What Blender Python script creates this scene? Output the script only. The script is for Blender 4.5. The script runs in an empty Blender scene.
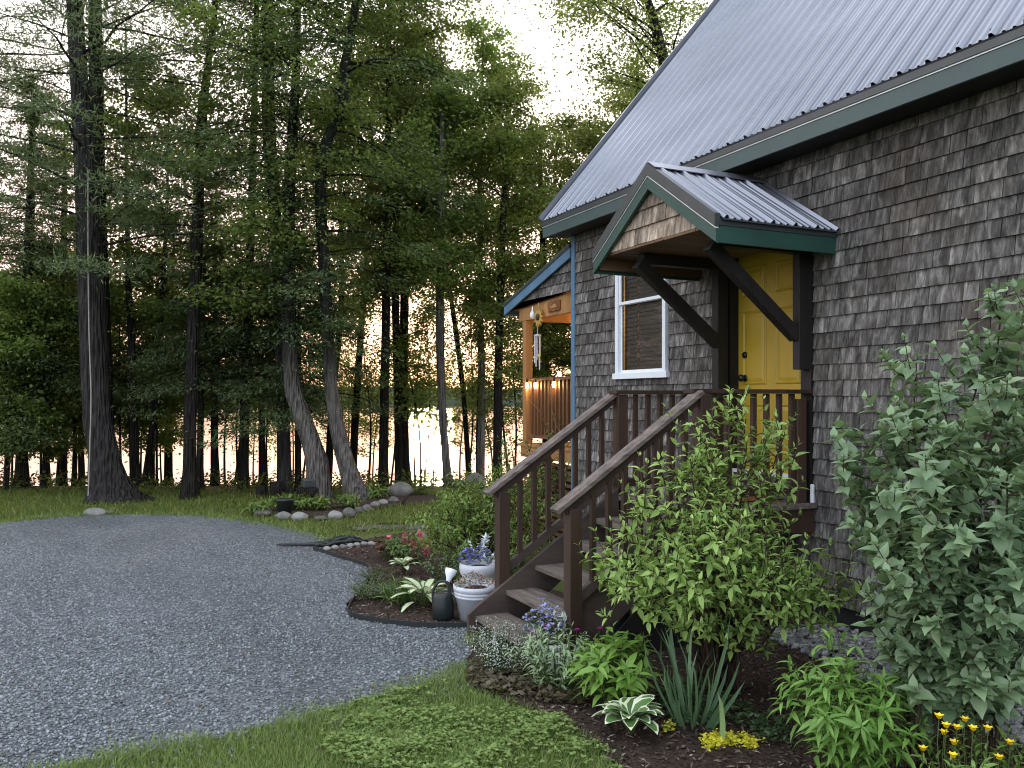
import bpy, bmesh, math, random
import numpy as np
from mathutils import Vector

S = bpy.context.scene
COL = S.collection
TH = math.radians(25.3); CT, ST = math.cos(TH), math.sin(TH)
F = 850.0; VX, HY = 512.0, 399.0
EYE = 2.0
CLOUD = 2.75
# ------------------------------------------------------------------ camera, sky, sun, exposure
cam = bpy.data.cameras.new('camera'); co = bpy.data.objects.new('camera', cam); COL.objects.link(co)
cam.sensor_width = 36.0; cam.lens = 36.0 * F / 1024.0
cam.shift_y = (HY - 384.0) / 1024.0
cam.clip_start = 0.05; cam.clip_end = 6000
co.location = (0, 0, EYE); co.rotation_euler = (math.radians(90), 0, -TH)
S.camera = co
SUN_AZ = math.atan2(.34, .945); SUN_EL = math.radians(2.2)
w = bpy.data.worlds.new('World'); S.world = w; w.use_nodes = True
nt = w.node_tree; bg = nt.nodes['Background']
sky = nt.nodes.new('ShaderNodeTexSky'); sky.sky_type = 'NISHITA'; sky.sun_disc = False
sky.sun_elevation = SUN_EL; sky.sun_rotation = SUN_AZ
sky.air_density = 1.0; sky.dust_density = 2.2; sky.ozone_density = 1.6; sky.altitude = 100
# thin high evening cloud over the clear sky: pale overhead, pink and peach towards the horizon
def wn(t): return nt.nodes.new('ShaderNode' + t)
tc = wn('TexCoord'); sx = wn('SeparateXYZ'); nt.links.new(tc.outputs['Generated'], sx.inputs[0])
cr = wn('ValToRGB'); e = cr.color_ramp.elements
for i in range(4): e.new(.5)
for i, (p, c) in enumerate([(0, (.76, .47, .27)), (.05, (.80, .50, .41)), (.18, (.95, .70, .68)), (.34, (1.0, .91, .91)), (.55, (.86, .89, .93)), (1, (.62, .68, .78))]):
    e[i].position = p; e[i].color = c + (1,)
nt.links.new(sx.outputs[2], cr.inputs[0])
cn = wn('TexNoise'); cn.inputs['Scale'].default_value = 2.2; cn.inputs['Detail'].default_value = 5; mpw = wn('Mapping'); mpw.inputs['Scale'].default_value = (1, 1, 4)
nt.links.new(tc.outputs['Generated'], mpw.inputs[0]); nt.links.new(mpw.outputs[0], cn.inputs['Vector'])
mr = wn('MapRange'); mr.inputs[1].default_value = .3; mr.inputs[2].default_value = .7; mr.inputs[3].default_value = CLOUD * .8; mr.inputs[4].default_value = CLOUD * 1.2
nt.links.new(cn.outputs[0], mr.inputs[0])
dt = wn('VectorMath'); dt.operation = 'DOT_PRODUCT'; nt.links.new(tc.outputs['Generated'], dt.inputs[0]); dt.inputs[1].default_value = (math.sin(SUN_AZ), math.cos(SUN_AZ), 0)
m2 = wn('MapRange'); m2.inputs[1].default_value = .55; m2.inputs[2].default_value = -.35; m2.inputs[3].default_value = 0; m2.inputs[4].default_value = 1; nt.links.new(dt.outputs['Value'], m2.inputs[0])
cx = wn('Mix'); cx.data_type = 'RGBA'; nt.links.new(m2.outputs[0], cx.inputs[0]); nt.links.new(cr.outputs[0], cx.inputs[6]); cx.inputs[7].default_value = (.70, .77, .87, 1)
vm = wn('VectorMath'); vm.operation = 'SCALE'; nt.links.new(cx.outputs[2], vm.inputs[0]); nt.links.new(mr.outputs[0], vm.inputs['Scale'])
vs = wn('VectorMath'); vs.operation = 'SCALE'; nt.links.new(sky.outputs[0], vs.inputs[0]); vs.inputs['Scale'].default_value = .05
va = wn('VectorMath'); va.operation = 'ADD'; nt.links.new(vm.outputs[0], va.inputs[0]); nt.links.new(vs.outputs[0], va.inputs[1])
gp0 = wn('Math'); gp0.operation = 'MAXIMUM'; nt.links.new(dt.outputs['Value'], gp0.inputs[0]); gp0.inputs[1].default_value = 0
gpw = wn('Math'); gpw.operation = 'POWER'; nt.links.new(gp0.outputs[0], gpw.inputs[0]); gpw.inputs[1].default_value = 14
gl_ = wn('VectorMath'); gl_.operation = 'SCALE'; gl_.inputs[0].default_value = (1.0, .56, .33); nt.links.new(gpw.outputs[0], gl_.inputs['Scale'])
vg = wn('VectorMath'); vg.operation = 'ADD'; nt.links.new(va.outputs[0], vg.inputs[0]); nt.links.new(gl_.outputs[0], vg.inputs[1])
nt.links.new(vg.outputs[0], bg.inputs[0]); bg.inputs[1].default_value = 0.15
sl = bpy.data.lights.new('sun', 'SUN'); so = bpy.data.objects.new('sun', sl); COL.objects.link(so)
sl.energy = 0.25; sl.angle = math.radians(3); sl.color = (1, .62, .38)
sd = Vector((math.sin(SUN_AZ) * math.cos(SUN_EL), math.cos(SUN_AZ) * math.cos(SUN_EL), math.sin(SUN_EL)))
so.rotation_euler = sd.to_track_quat('Z', 'Y').to_euler()
S.view_settings.view_transform = 'Standard'; S.view_settings.look = 'None'
S.view_settings.exposure = 2.78; S.view_settings.gamma = 1.0; S.view_settings.use_curve_mapping = False
S.render.engine = 'CYCLES'
S.cycles.use_denoising = True
S.cycles.filter_width = 1.05
try: S.cycles.denoiser = 'OPENIMAGEDENOISE'
except Exception: pass
S.cycles.max_bounces = 8; S.cycles.transparent_max_bounces = 8; S.cycles.use_adaptive_sampling = True

# ------------------------------------------------------------------ measuring helpers
def at(px, py, Z):
    u = (px - VX) / F; v = (HY - py) / F
    return np.array([Z * (ST + u * CT), Z * (CT - u * ST), EYE + v * Z])
def gnd(px, py, z=0.0):
    return at(px, py, F * (EYE - z) / (py - HY))
def wal(px, py, X=5.4):
    return at(px, py, X * F / (CT * (px - VX) + F * ST))
def dep(x, y): return x * ST + y * CT
def lat(x, y): return x * CT - y * ST

def sstep(a, b, x):
    t = np.clip((x - a) / (b - a), 0, 1); return t * t * (3 - 2 * t)
def gz(x, y):
    s = dep(x, y)
    return -2.6 * sstep(18.5, 36, s) + 0.10 * sstep(3.6, 5.3, x) * (1 - sstep(9, 12, y)) * (1 - sstep(14, 17, s))

# ------------------------------------------------------------------ materials
def _set(node, k, v):
    if k in node.inputs.keys(): node.inputs[k].default_value = v
class NT:
    def __init__(s, name):
        s.m = bpy.data.materials.new(name); s.m.use_nodes = True; s.t = s.m.node_tree
        s.p = s.t.nodes['Principled BSDF']; s.out = s.t.nodes['Material Output']
    def n(s, typ, **kw):
        nd = s.t.nodes.new('ShaderNode' + typ)
        for k, v in kw.items():
            if hasattr(nd, k): setattr(nd, k, v)
        return nd
    def l(s, a, b): s.t.links.new(a, b)
    def coord(s, scale=(1, 1, 1), kind='Object'):
        tc = s.n('TexCoord'); mp = s.n('Mapping'); mp.inputs['Scale'].default_value = scale
        s.l(tc.outputs[kind], mp.inputs[0]); return mp.outputs[0]
    def noise(s, vec, scale, detail=4, rough=.6, dist=0):
        nd = s.n('TexNoise'); nd.inputs['Scale'].default_value = scale; nd.inputs['Detail'].default_value = detail
        nd.inputs['Roughness'].default_value = rough; nd.inputs['Distortion'].default_value = dist
        if vec is not None: s.l(vec, nd.inputs['Vector'])
        return nd.outputs[0]
    def voro(s, vec, scale, feature='F1'):
        nd = s.n('TexVoronoi'); nd.feature = feature; nd.inputs['Scale'].default_value = scale
        s.l(vec, nd.inputs['Vector']); return nd
    def ramp(s, fac, stops):
        r = s.n('ValToRGB'); e = r.color_ramp.elements
        while len(e) < len(stops): e.new(.5)
        for i, (p, c) in enumerate(stops):
            e[i].position = p; e[i].color = tuple(c) + (1,) if len(c) == 3 else c
        s.l(fac, r.inputs[0]); return r.outputs[0]
    def mix(s, fac, a, b, mode='MIX'):
        m = s.n('Mix'); m.data_type = 'RGBA'; m.blend_type = mode
        for sock, v in ((m.inputs[0], fac), (m.inputs[6], a), (m.inputs[7], b)):
            if hasattr(v, 'links') or hasattr(v, 'is_linked'): s.l(v, sock)
            else: sock.default_value = v if isinstance(v, (int, float)) else tuple(v) + (1,)
        return m.outputs[2]
    def math(s, op, a, b=None):
        m = s.n('Math'); m.operation = op
        for i, v in enumerate((a, b)):
            if v is None: continue
            if hasattr(v, 'is_linked'): s.l(v, m.inputs[i])
            else: m.inputs[i].default_value = v
        return m.outputs[0]
    def bump(s, h, strength=.5, dist=.02):
        b = s.n('Bump'); b.inputs['Strength'].default_value = strength; b.inputs['Distance'].default_value = dist
        s.l(h, b.inputs['Height']); s.l(b.outputs[0], s.p.inputs['Normal'])
    def rnd(s): return s.n('NewGeometry').outputs['Random Per Island']
    def orand(s): return s.n('ObjectInfo').outputs['Random']
    def base(s, c):
        if hasattr(c, 'is_linked'): s.l(c, s.p.inputs['Base Color'])
        else: s.p.inputs['Base Color'].default_value = tuple(c) + (1,)
    def fin(s, rough=.7, spec=.4, metal=0):
        s.p.inputs['Roughness'].default_value = rough; s.p.inputs['Specular IOR Level'].default_value = spec
        s.p.inputs['Metallic'].default_value = metal; return s.m

def plain(name, c, rough=.6, spec=.4, metal=0, var=.25, scale=6, stretch=(1, 1, 1), bump=.15):
    k = NT(name); v = k.coord(stretch); f = k.noise(v, scale, 6, .65)
    lo = [x * (1 - var) for x in c]; hi = [min(1, x * (1 + var)) for x in c]
    k.base(k.ramp(f, [(.3, lo), (.7, hi)]))
    if bump: k.bump(k.noise(v, scale * 8, 3), bump, .01)
    return k.fin(rough, spec, metal)

def leafmat(name, c1, c2, transl=.35, rough=.5, spec=.3, tint=.25, c3=None):
    k = NT(name)
    stops = [(0, c1), (1, c2)] if c3 is None else [(0, c1), (.9, c2), (.97, c3)]
    col = k.ramp(k.rnd(), stops)
    if tint:
        h = k.n('HueSaturation'); k.l(col, h.inputs['Color'])
        k.l(k.math('ADD', k.math('MULTIPLY', k.orand(), tint * .12), .5 - tint * .06), h.inputs['Hue'])
        k.l(k.math('ADD', k.math('MULTIPLY', k.orand(), tint * 2), 1 - tint), h.inputs['Value'])
        col = h.outputs[0]
    k.base(col); k.fin(rough, spec)
    if transl:
        t = k.n('BsdfTranslucent'); k.l(k.mix(.35, col, (.25, .32, .03), 'MIX'), t.inputs[0])
        mx = k.n('MixShader'); mx.inputs[0].default_value = transl
        k.l(k.p.outputs[0], mx.inputs[1]); k.l(t.outputs[0], mx.inputs[2]); k.l(mx.outputs[0], k.out.inputs[0])
    return k.m

def emit(name, c, st):
    k = NT(name); k.p.inputs['Emission Color'].default_value = tuple(c) + (1,)
    k.p.inputs['Emission Strength'].default_value = st; k.base(c); return k.m

# ------------------------------------------------------------------ object helpers
def tag(o, label=None, cat=None, group=None, kind=None):
    if label: o['label'] = label
    if cat: o['category'] = cat
    if group: o['group'] = group
    if kind: o['kind'] = kind
    return o
def empty(name, loc, label, cat, group=None):
    o = bpy.data.objects.new(name, None); COL.objects.link(o); o.empty_display_size = .2
    o.location = tuple(float(v) for v in loc); return tag(o, label, cat, group)
def root_loc(o):
    r = np.zeros(3)
    while o is not None: r = r + np.array(o.location); o = o.parent
    return r
def link_mesh(name, me, parent):
    o = bpy.data.objects.new(name, me); COL.objects.link(o)
    if parent is not None: o.parent = parent
    return o
def copy_tree(o, parent=None):
    c = o.copy(); COL.objects.link(c)
    if parent is not None: c.parent = parent
    for ch in list(o.children): copy_tree(ch, c)
    return c

class MB:
    """polygons collected by hand; build() links them as one mesh"""
    def __init__(s): s.v = []; s.f = []; s.m = []
    def face(s, pts, m=0):
        b = len(s.v); s.v += [tuple(map(float, p)) for p in pts]; s.f.append(tuple(range(b, b + len(pts)))); s.m.append(m)
    def hexa(s, p, m=0):
        b = len(s.v); s.v += [tuple(map(float, q)) for q in p]
        for f in ((0, 3, 2, 1), (4, 5, 6, 7), (0, 1, 5, 4), (1, 2, 6, 5), (2, 3, 7, 6), (3, 0, 4, 7)):
            s.f.append(tuple(b + i for i in f)); s.m.append(m)
    def box(s, lo, hi, m=0):
        (a, b, c), (d, e, f) = lo, hi
        s.hexa([(a, b, c), (d, b, c), (d, e, c), (a, e, c), (a, b, f), (d, b, f), (d, e, f), (a, e, f)], m)
    def beam(s, p, q, w, h, up=(0, 0, 1), m=0):
        p, q = np.array(p, float), np.array(q, float); d = (q - p) / np.linalg.norm(q - p)
        sd_ = np.cross(d, up); sd_ /= np.linalg.norm(sd_); u = np.cross(sd_, d)
        a, b = sd_ * w / 2, u * h / 2
        s.hexa([p - a - b, p + a - b, p + a + b, p - a + b, q - a - b, q + a - b, q + a + b, q - a + b], m)
    def prism(s, poly, off, m=0):
        n = len(poly); P = [np.array(p, float) for p in poly]; Q = [p + np.array(off, float) for p in P]
        b = len(s.v); s.v += [tuple(map(float, p)) for p in P + Q]
        s.f.append(tuple(b + i for i in range(n))[::-1]); s.f.append(tuple(b + n + i for i in range(n))); s.m += [m, m]
        for i in range(n):
            j = (i + 1) % n; s.f.append((b + i, b + j, b + n + j, b + n + i)); s.m.append(m)
    def lathe(s, c, prof, n=20, m=0):
        b = len(s.v)
        for r, z in prof:
            for i in range(n):
                a = 2 * math.pi * i / n; s.v.append((c[0] + r * math.cos(a), c[1] + r * math.sin(a), c[2] + z))
        for k in range(len(prof) - 1):
            for i in range(n):
                j = (i + 1) % n; s.f.append((b + k * n + i, b + k * n + j, b + (k + 1) * n + j, b + (k + 1) * n + i)); s.m.append(m)
        s.f.append(tuple(b + i for i in range(n))[::-1]); s.f.append(tuple(b + (len(prof) - 1) * n + i for i in range(n))); s.m += [m, m]
    def tube(s, pts, rad, n=8, m=0):
        V, Q = tube_np(pts, rad, n); b = len(s.v); s.v += [tuple(p) for p in V.tolist()]
        for q in Q.tolist(): s.f.append(tuple(b + i for i in q)); s.m.append(m)
    def build(s, name, mats, parent=None, smooth=False, bevel=0, off=None):
        me = bpy.data.meshes.new(name); r = root_loc(parent) if off is None else np.array(off)
        v = np.array(s.v) - r; me.from_pydata(v.tolist(), [], s.f)
        for mt in (mats if isinstance(mats, (list, tuple)) else [mats]): me.materials.append(mt)
        me.polygons.foreach_set('material_index', s.m)
        if smooth: me.polygons.foreach_set('use_smooth', [True] * len(s.f))
        me.validate(); me.update()
        bm = bmesh.new(); bm.from_mesh(me); bmesh.ops.recalc_face_normals(bm, faces=bm.faces); bm.to_mesh(me); bm.free()
        o = link_mesh(name, me, parent)
        if off is not None: o.location = tuple(off - root_loc(parent))
        if bevel:
            b = o.modifiers.new('bevel', 'BEVEL'); b.width = bevel; b.segments = 2; b.limit_method = 'ANGLE'
        return o

def tube_np(pts, rad, n=6):
    P = np.array(pts, float); R = np.broadcast_to(np.array(rad, float), (len(P),))
    T = np.gradient(P, axis=0); T /= np.linalg.norm(T, axis=1)[:, None] + 1e-9
    ref = np.array([.31, .95, .05]) if abs(T[:, 2]).mean() > .5 else np.array([0, 0, 1.])
    A = np.cross(T, ref); A /= np.linalg.norm(A, axis=1)[:, None] + 1e-9; B = np.cross(T, A)
    a = np.linspace(0, 2 * math.pi, n, endpoint=False)
    V = P[:, None] + R[:, None, None] * (np.cos(a)[None, :, None] * A[:, None] + np.sin(a)[None, :, None] * B[:, None])
    k = np.arange(len(P) - 1)[:, None] * n; i = np.arange(n)[None]; j = (i + 1) % n
    Q = np.stack([k + i, k + j, k + n + j, k + n + i], -1).reshape(-1, 4)
    return V.reshape(-1, 3), Q

class QB:
    """quads collected as numpy arrays"""
    def __init__(s): s.v = []; s.f = []; s.m = []; s.n = 0
    def add(s, V, Q, m=0):
        s.v.append(np.asarray(V, float)); s.f.append(np.asarray(Q) + s.n); s.n += len(V)
        s.m.append(np.full(len(Q), m) if np.isscalar(m) else np.asarray(m))
    def tube(s, pts, rad, n=6, m=0): s.add(*tube_np(pts, rad, n), m)
    def build(s, name, mats, parent=None, smooth=False):
        V = np.concatenate(s.v) - root_loc(parent); Q = np.concatenate(s.f); M = np.concatenate(s.m)
        me = bpy.data.meshes.new(name)
        me.vertices.add(len(V)); me.vertices.foreach_set('co', V.astype(np.float32).ravel())
        me.loops.add(Q.size); me.loops.foreach_set('vertex_index', Q.astype(np.int32).ravel())
        me.polygons.add(len(Q)); me.polygons.foreach_set('loop_start', np.arange(0, Q.size, 4, dtype=np.int32))
        for mt in (mats if isinstance(mats, (list, tuple)) else [mats]): me.materials.append(mt)
        me.polygons.foreach_set('material_index', M.astype(np.int32))
        if smooth: me.polygons.foreach_set('use_smooth', np.ones(len(Q), bool))
        me.update(calc_edges=True)
        return link_mesh(name, me, parent)

def unit(a): return a / (np.linalg.norm(a, axis=-1, keepdims=True) + 1e-9)
def grid_tmpl(rows, cols):
    """rows: (t, halfwidth, lift); cols: across positions -1..1 with their own lift"""
    V = []; Q = []; c = len(cols)
    for t, hw, z in rows:
        for x, cz in cols: V.append((t, x * hw, z, cz * hw))
    for r in range(len(rows) - 1):
        for i in range(c - 1): Q.append((r * c + i, r * c + i + 1, (r + 1) * c + i + 1, (r + 1) * c + i))
    return np.array(V, float), np.array(Q)
C3 = [(-1, .35), (0, 0), (1, .35)]
DIAM = (np.array([(0, 0, 0, 0), (.45, .5, 0, .12), (1, 0, -.05, 0), (.45, -.5, 0, .12)], float), np.array([(0, 1, 2, 3)]))
OVATE = grid_tmpl([(0, .02, 0), (.12, .3, .02), (.35, .5, .03), (.65, .36, -.01), (1, .01, -.12)], C3)
LANCE = grid_tmpl([(0, .03, 0), (.3, .5, .03), (.65, .38, -.03), (1, .01, -.2)], C3)
HEART = grid_tmpl([(-.04, .12, 0), (.07, .40, .01), (.26, .5, .02), (.52, .40, .01), (.8, .16, -.04), (1, .01, -.10)], [(-1, .22), (-.5, .06), (0, 0), (.5, .06), (1, .22)])
BLADE = grid_tmpl([(0, .5, 0), (.4, .5, 0), (.75, .35, -.05), (1, .03, -.16)], [(-1, .3), (0, 0), (1, .3)])
GRASS = grid_tmpl([(0, .5, 0), (.5, .4, -.03), (1, .04, -.18)], [(-1, 0), (1, 0)])
HOSTA = grid_tmpl([(0, .05, 0), (.15, .32, .05), (.4, .5, .06), (.7, .4, 0), (.9, .18, -.1), (1, .02, -.18)], [(-1, .25), (-.72, .15), (0, 0), (.72, .15), (1, .25)])
HOSTA_M = np.array([[1, 0, 0, 1]] * 5).ravel(); HOSTA_M[-4:] = 1

def place(qb, tmpl, pos, d, nrm, L, W, m=0):
    V, Q = tmpl; N = len(pos); pos = np.asarray(pos, float)
    d = unit(np.asarray(d, float)); s_ = unit(np.cross(d, nrm)); u = np.cross(s_, d)
    L = np.broadcast_to(L, (N,))[:, None, None]; W = np.broadcast_to(W, (N,))[:, None, None]
    X = pos[:, None] + L * V[None, :, :1] * d[:, None] + W * V[None, :, 1:2] * s_[:, None] + (L * V[None, :, 2:3] + W * V[None, :, 3:4]) * u[:, None]
    QQ = (Q[None] + (np.arange(N) * len(V))[:, None, None]).reshape(-1, 4)
    qb.add(X.reshape(-1, 3), QQ, m if np.isscalar(m) else np.tile(m, N))

def smooth_path(P, n=40):
    P = np.array(P, float); t = np.linspace(0, len(P) - 1, n); out = []
    for x in t:
        i = min(int(x), len(P) - 2); f = x - i
        p0, p1, p2, p3 = P[max(i - 1, 0)], P[i], P[i + 1], P[min(i + 2, len(P) - 1)]
        out.append(.5 * (2 * p1 + (p2 - p0) * f + (2 * p0 - 5 * p1 + 4 * p2 - p3) * f ** 2 + (3 * p1 - p0 - 3 * p2 + p3) * f ** 3))
    return np.array(out)
def in_poly(x, y, poly):
    poly = np.asarray(poly); c = np.zeros(len(x), bool); j = len(poly) - 1
    for i in range(len(poly)):
        xi, yi = poly[i][:2]; xj, yj = poly[j][:2]
        k = ((yi > y) != (yj > y)) & (x < (xj - xi) * (y - yi) / (yj - yi + 1e-12) + xi); c ^= k; j = i
    return c
def scatter(rng, poly, n):
    P = np.asarray(poly)[:, :2]; lo, hi = P.min(0), P.max(0); out = np.zeros((0, 2))
    while len(out) < n:
        q = rng.uniform(lo, hi, (n * 2, 2)); out = np.concatenate([out, q[in_poly(q[:, 0], q[:, 1], P)]])
    return out[:n]
# ------------------------------------------------------------------ ground, drive, beds, lake
def lawn_mat():
    k = NT('lawn'); v = k.coord(); a = k.noise(v, .7, 5); b = k.noise(v, 14, 5, .7)
    c1 = k.ramp(b, [(.3, (.045, .06, .018)), (.55, (.09, .11, .03)), (.75, (.14, .15, .05))])
    c = k.mix(k.ramp(a, [(.58, (0, 0, 0)), (.8, (1, 1, 1))]), c1, (.075, .055, .03))
    k.base(c); k.bump(b, .6, .04); return k.fin(.9, .15)
def gravel_mat():
    k = NT('gravel'); v = k.coord(); vo = k.voro(v, 48); v2 = k.voro(v, 95)
    sep = k.n('SeparateColor'); k.l(vo.outputs['Color'], sep.inputs[0])
    sep2 = k.n('SeparateColor'); k.l(v2.outputs['Color'], sep2.inputs[0])
    f = k.math('ADD', k.math('MULTIPLY', sep.outputs[0], .6), k.math('MULTIPLY', sep2.outputs[1], .4))
    c = k.ramp(f, [(.12, (.055, .059, .063)), (.45, (.124, .134, .143)), (.7, (.19, .202, .215)), (.9, (.36, .378, .40))])
    big = k.noise(v, .55, 4); patch = k.ramp(big, [(.35, (.80, .80, .81)), (.65, (1.12, 1.12, 1.12))])
    trk = k.noise(k.coord((.9, .16, 1)), 1.1, 3); c = k.mix(1.0, c, k.ramp(trk, [(.36, (.84, .85, .86)), (.6, (1.08, 1.08, 1.08))]), 'MULTIPLY')
    k.base(k.mix(1.0, c, patch, 'MULTIPLY'))
    h = k.math('SUBTRACT', 1.0, k.math('ADD', vo.outputs['Distance'], k.math('MULTIPLY', v2.outputs['Distance'], .6)))
    k.bump(h, .9, .03); return k.fin(.75, .35)
def mulch_mat():
    k = NT('mulch'); v = k.coord(); a = k.noise(v, 40, 6, .75)
    k.base(k.ramp(a, [(.3, (.022, .016, .013)), (.55, (.065, .045, .036)), (.78, (.14, .105, .085))]))
    k.bump(a, .9, .03); return k.fin(.95, .1)
M_LAWN, M_GRAVEL, M_MULCH = lawn_mat(), gravel_mat(), mulch_mat()

def make_ground():
    def axis(lo, hi, step, far):
        a = list(np.arange(lo, hi + .01, step)); g = [far]
        d = step
        x = hi; out = []
        while x < far: d *= 1.6; x += d; out.append(min(x, far))
        x = lo; d = step; pre = []
        while x > -far: d *= 1.6; x -= d; pre.append(max(x, -far))
        return np.array(pre[::-1] + a + out)
    sx = axis(-24, 24, .5, 2500); sy = axis(-6, 44, .5, 2500)
    A, B = np.meshgrid(sx, sy)                     # lateral, depth
    X = A * CT + B * ST; Y = -A * ST + B * CT
    Z = gz(X, Y)
    n, m = A.shape; V = np.stack([X, Y, Z], -1).reshape(-1, 3)
    i = np.arange(n - 1)[:, None] * m + np.arange(m - 1)[None]
    qb = QB(); qb.add(V, np.stack([i, i + 1, i + m + 1, i + m], -1).reshape(-1, 4))
    o = qb.build('ground', M_LAWN, None, True); tag(o, 'grassy lawn sloping down to the lake shore', 'ground', kind='structure')
make_ground()

def sheet(name, poly, mat, z, rng, jit=.02, n=160):
    P = smooth_path(list(poly) + [poly[0]], n)[:-1].copy()
    P[:, 0] += rng.normal(0, jit, len(P)); P[:, 1] += rng.normal(0, jit, len(P))
    me = bpy.data.meshes.new(name); bm = bmesh.new()
    vs = [bm.verts.new((float(p[0]), float(p[1]), z)) for p in P]; f = bm.faces.new(vs)
    if f.normal.z < 0: f.normal_flip()
    bmesh.ops.triangulate(bm, faces=[f]); bm.normal_update()
    for q in bm.faces:
        if q.normal.z < 0: q.normal_flip()
    bm.to_mesh(me); bm.free(); me.materials.append(mat)
    o = link_mesh(name, me, None); o['kind'] = 'structure'; return o, P
rng = np.random.default_rng(5)
g2 = lambda px, py: gnd(px, py)[:2]
DRIVE = [g2(*p) for p in [(-260, 527), (-100, 525), (0, 523), (60, 517), (130, 515), (200, 516), (245, 521), (292, 529), (335, 541), (330, 552), (368, 566), (368, 582), (352, 604), (352, 613), (408, 622), (478, 622), (482, 640), (466, 664), (454, 683), (382, 698), (302, 722), (202, 745), (92, 766), (-60, 805), (-330, 880), (-800, 900)]]
drive, DRIVE_E = sheet('gravel_drive', DRIVE, M_GRAVEL, .012, rng, .018, 260); tag(drive, 'grey crushed gravel parking area', 'driveway', kind='structure')
BED_A = [g2(*p) for p in [(318, 550), (345, 558), (368, 567), (366, 582), (350, 604), (351, 615), (408, 624), (474, 625), (492, 606), (560, 575), (560, 530), (500, 528), (430, 531), (380, 538)]]
bedA, BED_A_E = sheet('flower_bed', BED_A, M_MULCH, .022, rng, .01); tag(bedA, 'brown mulch flower bed curving beside the gravel', 'flower bed', kind='structure')
BED_B = [np.array(p) for p in [g2(482, 632), g2(468, 664), g2(474, 690), g2(540, 716), g2(600, 752), g2(640, 800), g2(720, 900), (2.7, 1.2), (2.9, -.6), (5.38, -.6), (5.38, 2.5), (5.38, 5.4), (4.2, 5.6), (3.3, 5.6), (2.85, 6.2)]]
bedB, BED_B_E = sheet('soil_bed', BED_B, M_MULCH, .032, rng, .012); tag(bedB, 'dark soil bed with mulch in front of the shingled wall', 'flower bed', kind='structure')
for o in (bedB,):
    me = o.data
    bm = bmesh.new(); bm.from_mesh(me); bmesh.ops.subdivide_edges(bm, edges=bm.edges, cuts=4, use_grid_fill=True)
    for v in bm.verts: v.co.z += float(gz(v.co.x, v.co.y)) 
    bm.to_mesh(me); bm.free()
UND = [(2.95, 5.3), (2.95, 7.2), (3.3, 9.5), (4.3, 12), (6, 12), (6, 5.3)]
und, _ = sheet('bare_soil', UND, M_MULCH, .027, rng, .02); tag(und, 'bare dark soil under the steps and along the house', 'soil', kind='structure')
BED_C = [g2(*p) for p in [(258, 512), (290, 518), (330, 517), (362, 512), (400, 506), (432, 503), (445, 496), (400, 495), (360, 497), (330, 499), (280, 500)]]
bedC, _ = sheet('rock_bed', BED_C, M_MULCH, .018, rng, .03); tag(bedC, 'mulched bed ringed with stones under the leaning trees', 'flower bed', kind='structure')
PATH = [g2(*p) for p in [(350, 527), (385, 524), (430, 525), (500, 524), (500, 528), (430, 529), (385, 530), (355, 531)]]
pth, _ = sheet('gravel_path', PATH, plain('pale_gravel', (.105, .10, .085), .9, .1, 0, .7, 30), .010, rng, .07); tag(pth, 'pale worn gravel path across the lawn', 'path', kind='structure')

def water_mat():
    k = NT('lake_water'); v = k.coord((1, 1, 1)); 
    k.base((.02, .03, .03)); k.bump(k.noise(v, 1.6, 4), .35, .07); k.fin(.06, .5)
    k.p.inputs['IOR'].default_value = 1.33; return k.m
mb = MB()
for a, b in ((-2500, -800), (-800, -200), (-200, 200), (200, 800), (800, 2500)):
    for c, d in ((22, 120), (120, 500), (500, 2500)):
        mb.face([(a_ * CT + b_ * ST, -a_ * ST + b_ * CT, -2.0) for a_, b_ in ((a, c), (b, c), (b, d), (a, d))])
o = mb.build('lake', water_mat()); tag(o, 'calm lake shining with sunset light behind the trees', 'lake', kind='structure')

def hills():
    r = np.random.default_rng(3); qb = QB(); n = 420; A = np.linspace(-900, 900, n)
    for base_d, hh, seed in ((520, 6, 1), (640, 12, 7)):
        rr = np.random.default_rng(seed); prof = np.zeros(n)
        for k in range(1, 9): prof += np.sin(A / 900 * math.pi * k * 1.7 + rr.uniform(0, 6.3)) / k
        top = hh * (1 + .28 * prof / 1.5) + np.abs(rr.normal(0, .9, n)) + np.abs(rr.normal(0, .8, n))
        rows = []
        for f, dd in ((0, 0), (.4, 6), (.75, 22), (.93, 45), (1, 70), (.6, 120)):
            jit = rr.normal(0, 1.6, n) if 0 < f else 0
            B = base_d + dd + jit; Z = -2.6 + (top + 2.6) * f + (rr.normal(0, .7, n) if 0 < f < 1 else 0)
            rows.append(np.stack([A * CT + B * ST, -A * ST + B * CT, Z], -1))
        V = np.stack(rows); i = np.arange(5)[:, None] * n + np.arange(n - 1)[None]
        qb.add(V.reshape(-1, 3), np.stack([i, i + 1, i + n + 1, i + n], -1).reshape(-1, 4))
    o = qb.build('hills', plain('far_woods', (.035, .045, .04), .95, .05, 0, .5, .3, bump=0)); tag(o, 'low wooded hills on the far shore of the lake', 'hills', kind='structure')
hills()

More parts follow.
